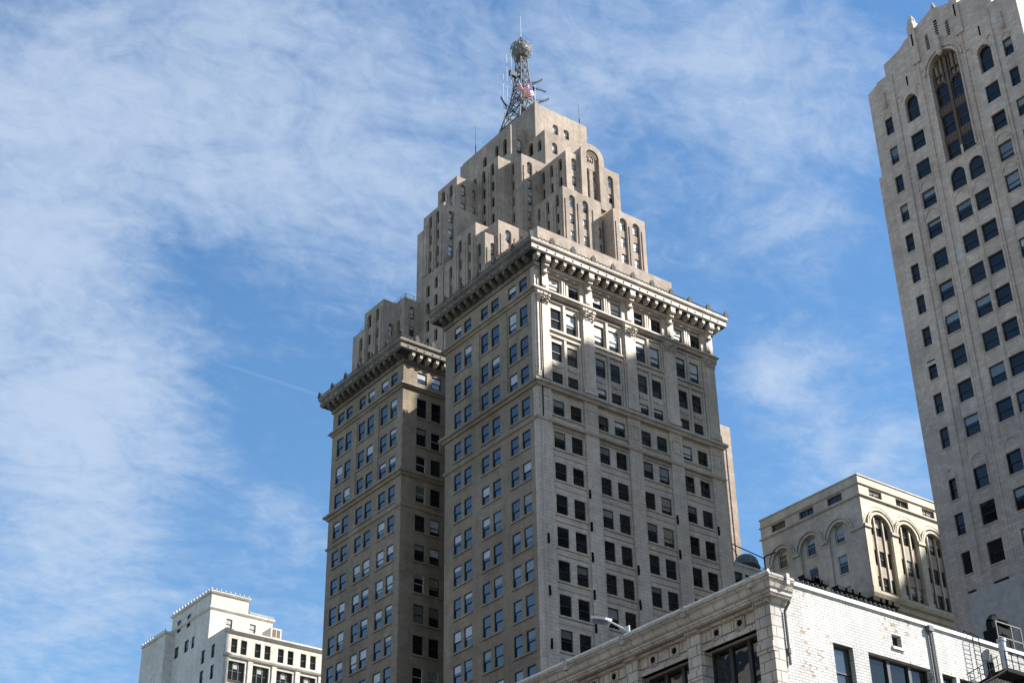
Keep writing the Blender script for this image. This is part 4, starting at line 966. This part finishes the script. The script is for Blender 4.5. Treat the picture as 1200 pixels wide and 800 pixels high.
# ------------------------------------------------------------------ white building far left
def white_building():
    X, Y, XE, YE = 118.4, 240.0, 150.0, 285.0
    root = thing('white_building', 'bright white stepped building low at the left with a green glazed lower storey', 'building', (X, Y, 0))
    wall, trim = MB(), MB(); wins = []; ops = []
    yU = 246.64
    xs = [(119.75, 120.95), (121.65, 122.85), (124.45, 125.65), (126.4, 127.6), (129.1, 130.3), (131.1, 132.3), (133.75, 134.95), (135.75, 136.95), (138.6, 139.8), (140.6, 141.8)]
    for a, b in xs:
        ops.append(dict(ua=a, ub=b, za=97.45, zb=100.05, d=0.4)); wins.append(dict(k='S', pl=Y, ua=a, ub=b, za=97.45, zb=100.05, d=0.2, style='green', bl=0))
    for i in range(6):
        a = 119.45 + 4.78 * i
        for z0, z1 in ((91.4, 95.95), (84, 89.8)):
            ops.append(dict(ua=a, ub=a + 3.3, za=z0, zb=z1, d=0.7, back=True))
            for j in range(3): wins.append(dict(k='S', pl=Y, ua=a + 1.1 * j, ub=a + 1.1 * j + 1.08, za=z0 + 1.2, zb=z1 - 0.05, d=0.35, style='green', bl=0.35 if j == 1 else 0))
    facade(wall, 'S', Y, X, XE, 0, 101.6, ops)
    ops = []
    for a, b, z0, z1 in ((243.6, 244.9, 97.4, 99.9), (247.4, 248.8, 97.4, 99.9), (243.4, 244.7, 93.4, 96.0), (247.4, 248.8, 93.6, 96.1), (252.2, 253.4, 101.4, 103.9), (254.6, 256.3, 101.2, 104.0), (258.7, 260.3, 101.2, 103.9), (254.6, 256.2, 106.5, 109.0), (258.6, 260.3, 106.7, 109.1)):
        ops.append(dict(ua=-b, ub=-a, za=z0, zb=z1, d=0.35)); wins.append(dict(k='W', pl=X, ua=-b, ub=-a, za=z0, zb=z1, d=0.15, style='sash', bl=0))
    facade(wall, 'W', X, -262.5, -Y, 0, 101.7, [o for o in ops if o['zb'] < 101])
    facade(wall, 'W', X, -262.5, -yU, 101.7, 110.6, [o for o in ops if o['za'] >= 101 and o['zb'] < 110])
    ob = []
    for x in (121.7, 126.5): ob.append(dict(ua=x, ub=x + 1.25, za=104.3, zb=106.2, d=0.3)); wins.append(dict(k='S', pl=yU, ua=x, ub=x + 1.25, za=104.3, zb=106.2, d=0.12, style='green', bl=1))
    facade(wall, 'S', yU, X, 131.2, 101.7, 108.0, ob)
    wall.box(X, 131.2, yU, 263, 101.7, 108.0, 0, 'sw'); wall.box(X, 126.0, yU + 0.02, 262.5, 108.0, 110.6, 0, 'w')
    wall.box(X - 1.74, X + 6, 261.1, 271.2, 0, 107.0); wall.box(X, XE, Y, YE, 100, 101.6, 0, 'sw'); wall.box(127.7, 129.9, 240.6, 244, 101.6, 103.9)
    wall.box(XE, XE + 0.1, Y, YE, 0, 101.6)
    part(wall, 'wall', ['white_stucco'], root)
    sweep(trim, [(X, yU), (126.0, yU), (126.0, 262.5), (X, 262.5)], [(-0.2, 110.4), (0.2, 110.45), (0.35, 110.7), (0.35, 110.9), (-0.3, 110.95)])
    sweep(trim, [(X, yU), (131.2, yU), (131.2, 263), (X, 263)], [(-0.1, 107.3), (0.12, 107.35), (0.3, 107.6), (0.3, 107.9), (-0.1, 107.95)])
    sweep(trim, [(X, Y), (XE, Y), (XE, YE), (X, YE)][:3], [(-0.2, 100.9), (0.2, 100.95), (0.5, 101.3), (0.5, 101.6), (-0.2, 101.7)], 0, False)
    sweep(trim, [(X, Y), (XE, Y), (XE, YE)], [(-0.2, 96.5), (0.3, 96.6), (0.45, 96.9), (0.45, 97.15), (-0.2, 97.2)], 0, False)
    sweep(trim, [(X - 1.74, 271.2), (X - 1.74, 261.1), (X + 6, 261.1)], [(-0.2, 106.6), (0.25, 106.7), (0.3, 107.1), (-0.2, 107.15)], 0, False)
    for i in range(14): trim.lathe((X - 0.25, yU - 0.2 + 1.18 * i, 110.95), [(0.2, 0), (0.22, 0.2), (0.1, 0.45), (0.01, 0.52)], 6)
    for i in range(1, 9): trim.lathe((X - 0.25 + 0.95 * i, yU - 0.25, 110.95), [(0.17, 0), (0.19, 0.18), (0.08, 0.36), (0.01, 0.42)], 6)
    for i in range(12): trim.lathe((126.4 + 0.42 * i, yU - 0.2, 107.95), [(0.16, 0), (0.18, 0.2), (0.06, 0.45)], 6)
    for i in range(10): trim.lathe((X - 1.84, 261.2 + 1.08 * i, 107.15), [(0.2, 0), (0.22, 0.2), (0.1, 0.45), (0.01, 0.52)], 6)
    for i in range(6): fbox(trim, 'S', Y, 118.45 + 4.78 * i if i else 118.4, 119.4 + 4.78 * i, 84, 96.4, -0.2, 0.02)
    part(trim, 'moulding', ['white_stucco'], root)
    dw = MB()
    for k, (a, b) in enumerate(((128.1, 128.75), (129.0, 129.6))): dw.box(a, b, 240.55, 240.62, 102.2, 103.6)
    part(dw, 'dormer_window', ['frame_brown'], root)
    windows(root, wins, 100)
white_building()

# ------------------------------------------------------------------ painted brick building in front
FX, FY = 59.33, 55.13
def brick_building():
    XE, YE, ZT = 96.0, 104.0, 34.45
    root = thing('painted_brick_building', 'white painted brick building in front with a cornice and wide dark windows', 'building', (FX, FY, 0))
    wall, trim = MB(), MB(); wins = []; ops = []
    def add(a, b, z0, z1, st='plain', gl='glass_clear', bl=0, d=0.3):
        ops.append(dict(ua=a, ub=b, za=z0, zb=z1, d=d + 0.15)); wins.append(dict(k='S', pl=FY, ua=a, ub=b, za=z0, zb=z1, d=d, style=st, gl=gl, bl=bl))
    add(63.9, 65.5, 28.6, 31.65, 'sash'); add(66.75, 72.05, 28.6, 31.7, 'lights', 'glass_dark'); add(69.0, 69.8, 32.46, 33.22); add(73.05, 74.3, 28.8, 31.65); add(74.6, 75.9, 28.8, 31.65)
    add(79.9, 81.2, 28.8, 31.65); add(84.0, 85.5, 28.6, 31.65, 'sash')
    for z in (23.5, 18.5, 13.5, 8.5):
        for a in (63.9, 67.5, 71, 75, 79, 83, 87): add(a, a + 1.6, z, z + 2.9, 'sash')
    facade(wall, 'S', FY, FX, XE, 0, ZT - 0.12, ops, 0)
    part_sills = [(63.8, 65.6, 28.6), (68.9, 69.9, 32.46)]
    for a, b, z in part_sills: fbox(trim, 'S', FY, a, b, z - 0.15, z - 0.003, -0.12, 0.02, 1)
    for a, b in ((68.25, 68.6), (70.0, 70.35)): pass
    # coping on the lit side
    fbox(trim, 'S', FY, 60.46, XE, ZT - 0.12, ZT + 0.1, -0.14, 0.5, 1)
    # street side in glazed terracotta
    bays = [58.45 + 5.35 * i for i in range(9)]; ops = []
    for c in bays:
        if c + 2.15 > YE: continue
        hw = 2.1
        for z0, z1 in ((27.2, 31.8), (20.6, 25.6), (14, 19), (7.5, 12.4)):
            ops.append(dict(ua=-c - hw, ub=-c + hw, za=z0, zb=z1, d=0.9)); wins.append(dict(k='W', pl=FX, ua=-c - hw, ub=-c + hw, za=z0, zb=z1, d=0.6, style='lights', gl='glass_wavy', bl=0))
    facade(wall, 'W', FX, -YE, -FY, 0, ZT - 0.3, ops, 1)
    wall.poly([(XE, FY, 0), (XE, YE, 0), (XE, YE, ZT), (XE, FY, ZT)], 0); wall.poly([(XE, YE, 0), (FX, YE, 0), (FX, YE, ZT), (XE, YE, ZT)], 0); wall.poly([(FX, FY, ZT - .45), (XE, FY, ZT - .45), (XE, YE, ZT - .45), (FX, YE, ZT - .45)], 2)
    part(wall, 'wall', ['white_brick', 'white_terracotta', 'roof'], root)
    for i, c in enumerate(bays):
        y0 = c - 2.675; w = 1.0 if i else 1.1
        y0c = 55.08 if i == 0 else y0 - 0.52; y1c = 56.2 if i == 0 else y0 + 0.52
        fbox(trim, 'W', FX, -y1c, -y0c, 0, 32.95, -0.22, 0.02, 0)
        fbox(trim, 'W', FX, -y1c - 0.06, -y0c + 0.06, 30.2, 30.75, -0.3, 0.02, 0)
        # soffit block above each pier
        fbox(trim, 'W', FX, -y1c, -y0c, 32.95, 33.3, -0.4, 0.02, 0)
        # window head and raised square panels of the frieze
        fbox(trim, 'W', FX, -c - 2.1, -c + 2.1, 31.8, 31.98, -0.1, 0.3, 0)
        for cc in (c - 0.92, c + 0.92):
            fbox(trim, 'W', FX, -cc - 0.36, -cc + 0.36, 32.16, 32.28, -0.09, 0.01, 0); fbox(trim, 'W', FX, -cc - 0.36, -cc + 0.36, 32.76, 32.88, -0.09, 0.01, 0)
            fbox(trim, 'W', FX, -cc - 0.36, -cc - 0.24, 32.28, 32.76, -0.09, 0.01, 0); fbox(trim, 'W', FX, -cc + 0.24, -cc + 0.36, 32.28, 32.76, -0.09, 0.01, 0)
        for a, b in ((c - 2.1, c - 1.4), (c - 0.45, c + 0.45), (c + 1.4, c + 2.1)):
            fbox(trim, 'W', FX, -b + .05, -a - .05, 32.22, 32.82, -0.05, 0.01, 0)
    # pier that returns on the lit side
    fbox(trim, 'S', FY, FX - 0.2, 59.95, 0, 32.95, -0.08, 0.02, 0); 
    part(trim, 'moulding', ['white_terracotta', 'white_paint'], root)
    for c in bays:
        for cc in (c - 0.92, c + 0.92):
            b = MB(); n = 16
            for k in range(n):
                t0, t1 = 2 * PI * k / n, 2 * PI * (k + 1) / n
                p = [P3('W', FX, -cc + r * math.cos(t), 32.52 + r * math.sin(t), d) for r, t, d in ((0.27, t0, -0.02), (0.27, t1, -0.02), (0.19, t1, -0.08), (0.19, t0, -0.08))]; b.poly(p, 0)
                b.poly([P3('W', FX, -cc + 0.19 * math.cos(t), 32.52 + 0.19 * math.sin(t), d) for t, d in ((t0, -0.08), (t1, -0.08), (t1, -0.01), (t0, -0.01))], 1)
            b.poly([P3('W', FX, -cc + 0.19 * math.cos(2 * PI * k / n), 32.52 + 0.19 * math.sin(2 * PI * k / n), -0.012) for k in range(n)], 1)
            part(b, 'round_vent', ['white_terracotta', 'iron'], root)
    # cornice: along the street side and two metres round the corner
    co = MB(); path = [(FX, YE), (FX, FY), (60.45, FY)]
    sweep(co, path, [(-0.2, 32.92), (0.12, 32.95), (0.2, 33.15), (0.46, 33.18), (0.5, 33.3), (0.56, 33.32), (0.56, 33.52), (0.64, 33.58), (0.7, 33.8), (0.64, 33.84), (0.66, 33.9), (0.8, 34.02), (0.84, 34.2), (0.78, 34.3), (-0.3, 34.36)], 0, False)
    for i in range(230):
        y = FY + 0.2 + i * 0.21
        if y < YE - .2: co.box(FX - 0.5, FX - 0.1, y, y + 0.1, 33.06, 33.2, 2)
    for i in range(9):
        y = 55.6 + 5.35 * i; co.box(FX - 0.9, FX - 0.3, y, y + 0.34, 33.82, 34.42, 0)
    co.box(59.75, 60.0, FY - 0.92, FY - 0.3, 33.82, 34.44, 0)
    part(co, 'cornice', ['white_terracotta', 'iron', 'spandrel'], root)
    g = MB(); g.bar((FX - 0.78, YE, 34.36), (FX - 0.78, FY - 0.78, 34.36), 0.09, 0, 8); part(g, 'gutter', ['white_paint'], root)
    dp = MB(); dp.tube([(60.35, FY - 0.4, 33.1), (60.2, FY - 0.12, 32.6), (60.2, FY - 0.12, 29.6)], 0.075, 0, 8); dp.bar((60.2, FY - .12, 30.2), (60.2, FY - .12, 30.5), 0.13); part(dp, 'downpipe', ['frame_grey'], root)
    dp = MB(); dp.bar((72.35, FY - 0.14, 10), (72.35, FY - 0.14, 34.2), 0.1, 0, 8); dp.box(72.15, 72.55, FY - 0.32, FY - 0.02, 34.0, 34.35); dp.bar((72.62, FY - 0.1, 10), (72.62, FY - 0.1, 34.0), 0.05, 0, 6); part(dp, 'downpipe', ['frame_grey'], root)
    vb = MB(); fbox(vb, 'S', FY, 77.5, 78.15, 32.45, 33.3, -0.03, 0.02); part(vb, 'vent_hole', ['iron'], root)
    windows(root, wins, 100)
brick_building()

# ---- things standing on or by the brick building
fl = thing('floodlight', 'white long armed floodlight leaning out over the front cornice', 'floodlight', (FX - 0.7, 66.0, 34.45))
b = MB(); b.bar((0, 0, 0.1), (0, 1.8, 1.3), 0.06, 0, 8, 0.05); b.poly([(-.03, -.1, -.1), (-.03, .55, .42), (-.03, -.1, .42)]); b.poly([(.03, -.1, .42), (.03, .55, .42), (.03, -.1, -.1)]); b.poly([(-.03, -.1, -.1), (.03, -.1, -.1), (.03, .55, .42), (-.03, .55, .42)]); b.bar((0, -0.05, -0.2), (0, -0.05, 0.42), 0.06, 0, 8); b.build('arm', ['white_paint'], fl)
b = MB()
hd = Vector((0, 1.75, 1.32)); ax = Vector((0, 1.3, 0.52)).normalized(); up = Vector((0, -ax.z, ax.y)); rt = Vector((1, 0, 0))
def obox(mb, o, a, bb, c, m=0):
    P_ = [o + a * i + bb * j + c * k for k in (0, 1) for j in (0, 1) for i in (0, 1)]
    for q in ((0, 2, 3, 1), (4, 5, 7, 6), (0, 1, 5, 4), (1, 3, 7, 5), (3, 2, 6, 7), (2, 0, 4, 6)): mb.poly([P_[i] for i in q], m)
obox(b, hd - rt * 0.26 - up * 0.02, ax * 1.45, rt * 0.52, up * 0.15); b.build('housing', ['white_paint'], fl)
b = MB(); obox(b, hd - rt * 0.24 - up * 0.3 + ax * 0.1, ax * 1.15, rt * 0.48, up * 0.275); b.build('lamp_face', ['frame_grey'], fl)
for i, (x, lb_) in enumerate(((62.6, 'dark spotlight pair on the brick roof edge nearest the corner'), (63.3, 'dark spotlight pair second along the brick roof edge'), (65.3, 'dark spotlight pair third along the brick roof edge behind the coping'),
                              (66.4, 'dark spotlight pair fourth along the brick roof edge below the arched windows'), (68.2, 'dark spotlight pair fifth along the brick roof edge below the big arches'), (69.2, 'dark spotlight pair furthest along the brick roof edge'))):
    t = thing('spotlight', lb_, 'spotlight', (x * 1.02, FY + 1.1, 34.35), 'dark spotlights along the brick roof edge')
    b = MB(); b.bar((0, 0, 0), (0, 0, 1.25), 0.05, 0, 5); b.bar((-0.45, 0, 1.2), (0.55, 0, 1.2), 0.05, 0, 5); b.build('stand', ['iron'], t)
    for dx in (-0.4, 0.35):
        h = MB(); h.box(dx - 0.28, dx + 0.26, -0.3, 0.25, 1.18, 1.42); h.bar((dx, 0, 1.2), (dx - 0.1, -0.25, 1.0), 0.12, 0, 8); h.build('lamp_head', ['iron'], t)
wc = MB()
pts = [(61.6 + 0.012 * i * 2.9, FY + 0.75 + 0.25 * math.sin(i * 0.55), 35.0 + 0.26 * math.cos(i * 0.55)) for i in range(260)]
wc.tube(pts, 0.022, 0, 3); b0 = Vector((61.6, FY + .75, 34.4)); wc.v = [(x - b0.x, y - b0.y, z - b0.z) for x, y, z in wc.v]
for i in range(5): wc.bar((i * 2.2, 0, -0.4), (i * 2.2, 0, 0.6), 0.025, 0, 4)
tag(wc.build('wire_coil', ['lattice_grey'], None, b0), 'loose grey coil of security wire along the brick roof edge', 'wire coil')
vp = thing('vent_pipe', 'fat galvanised vent pipe rising past the fire escape landing on the brick wall', 'vent pipe', (78.35, FY - 0.7, 32.5))
b = MB(); b.bar((0, 0, 0), (0, 0, 1.95), 0.24, 0, 14); b.build('pipe', ['steel'], vp)
b = MB(); b.bar((0, 0, 1.95), (0, 0, 2.1), 0.3, 0, 14); b.bar((0, 0, 1.3), (0, 0, 1.38), 0.27, 0, 14); b.bar((0.42, 0.1, -0.1), (0.42, 0.1, 2.0), 0.08, 0, 8); b.build('collar', ['steel'], vp)
kd = thing('exhaust_duct', 'big black exhaust duct bent over behind the brick parapet by the grey wall', 'duct', (82.9, FY + 3.0, 33.9))
b = MB(); b.tube([(0, 0, 0), (0, 0, 3.9), (0.35, 0, 4.25), (1.35, 0, 4.25), (1.7, 0, 3.9), (1.7, 0, 0)], 0.33, 0, 10); b.build('pipe', ['iron'], kd)
b = MB(); b.box(-0.3, 1.1, -0.7, 0.5, 0, 3.4); b.bar((0.2, -0.75, 2.9), (0.2, -0.66, 2.9), 0.24, 0, 12); b.build('fan_box', ['iron'], kd)
b = MB()
for x in (-1.2, 0.3, 1.3): b.bar((x, -1.2, 0), (x, -1.2, 3.4), 0.045, 0, 4)
b.bar((-1.2, -1.2, 3.4), (1.3, -1.2, 3.4), 0.045, 0, 4); b.bar((-1.2, -1.2, 2.4), (1.3, -1.2, 2.4), 0.045, 0, 4); b.build('cage', ['mast_steel'], kd)
br_ = MB(); br_.tube([(0, 0, 0), (0, 0, 0.6), (0.35, 0, 1.0), (0.6, 0, 0.5), (0.9, 0, 0.45)], 0.035, 0, 5)
fe = thing('fire_escape', 'black iron fire escape landing with stair and railings on the sunlit brick wall', 'fire escape', (77.4, FY, 32.35))
b = MB()
for i in range(18): b.box(0.25 * i, 0.15 + 0.25 * i, -1.4, -0.02, 0, 0.08)
b.box(-0.05, 4.6, -1.47, -1.4, -0.14, 0.1); b.box(-0.05, 0.02, -1.4, -0.02, -0.14, -0.004); b.box(2.2, 2.27, -1.4, -0.02, -0.2, -0.004); b.build('landing', ['iron'], fe)
b = MB()
for x in (0.0, 0.6, 1.2, 1.8, 2.6, 3.4, 4.2): b.bar((x, -1.44, 0.1), (x, -1.44, 1.15), 0.03, 0, 5)
for z in (0.6, 1.15): b.bar((0.0, -1.44, z), (4.5, -1.44, z), 0.03, 0, 5)
b.build('railing', ['iron'], fe)
b = MB()
for y in (-1.42, -0.55):
    b.bar((-4.0, y, -2.1), (0.0, y, 0.0), 0.06, 0, 5)
for i in range(15):
    t_ = i / 15; b.box(-4.0 + 4.0 * t_, -3.72 + 4.0 * t_, -1.4, -0.57, -2.1 + 2.1 * t_, -2.03 + 2.1 * t_)
b.build('stair', ['iron'], fe)
b = MB()
b.bar((-4.0, -1.42, -1.1), (-0.75, -1.42, 0.65), 0.03, 0, 5); b.bar((-4.0, -1.42, -1.6), (-0.4, -1.42, 0.3), 0.022, 0, 5)
for t_ in (0.1, 0.4, 0.7, 0.97): b.bar((-4 + 3.25 * t_, -1.42, -2.1 + 1.75 * t_), (-4 + 3.25 * t_, -1.42, -1.1 + 1.75 * t_), 0.025, 0, 4)
b.build('handrail', ['iron'], fe)
b = MB()
for x in (-1.45, -0.85): b.tube([(x, -0.4, -0.3), (x, -0.4, 2.1), (x, 0.1, 2.55), (x, 0.5, 2.2)], 0.028, 0, 5)
for i in range(9): b.bar((-1.45, -0.4, -0.2 + 0.28 * i), (-0.85, -0.4, -0.2 + 0.28 * i), 0.018, 0, 4)
b.build('ladder', ['iron'], fe)

# ------------------------------------------------------------------ unseen buildings added out of view to cast shade and fill reflections
def unseen_block(x0, x1, y0, y1, zt, lb, mat_='concrete', step=None):
    root = thing('unseen_building', lb, 'building', (x0, y0, 0))
    w = MB(); w.box(x0, x1, y0, y1, 0, zt)
    if step: w.box(x0, x1, step[0], step[1], zt, step[2], 0, 'b')
    part(w, 'wall', [mat_], root)
    s = MB(); z = 6.0
    while z < zt - 3:
        s.box(x0 + 1, x1 - 1, y0 - 0.06, y1 + 0.06, z, z + 1.9, 0); s.box(x0 - 0.06, x1 + 0.06, y0 + 1, y1 - 1, z + .005, z + 1.905, 0); z += 3.8
    part(s, 'window_band', ['glass'], root)
unseen_block(166.0, 192.0, 24.0, 59.7, 154.3, 'tall plain concrete tower standing right of the gabled tower, added unseen to shade the office tower', 'concrete', (24.0, 50.3, 160.7))
unseen_block(286.0, 330.0, 18.0, 50.0, 204.0, 'very tall distant concrete tower far to the right, added unseen to shade the arcaded building')
unseen_block(-60.0, -18.0, 20.0, 180.0, 96.0, 'long concrete block on the left side of the street, added unseen to fill window reflections')
unseen_block(128.0, 165.5, 30.0, 55.0, 145.0, 'plain concrete tower across the street from the office tower, added unseen to darken its window reflections')
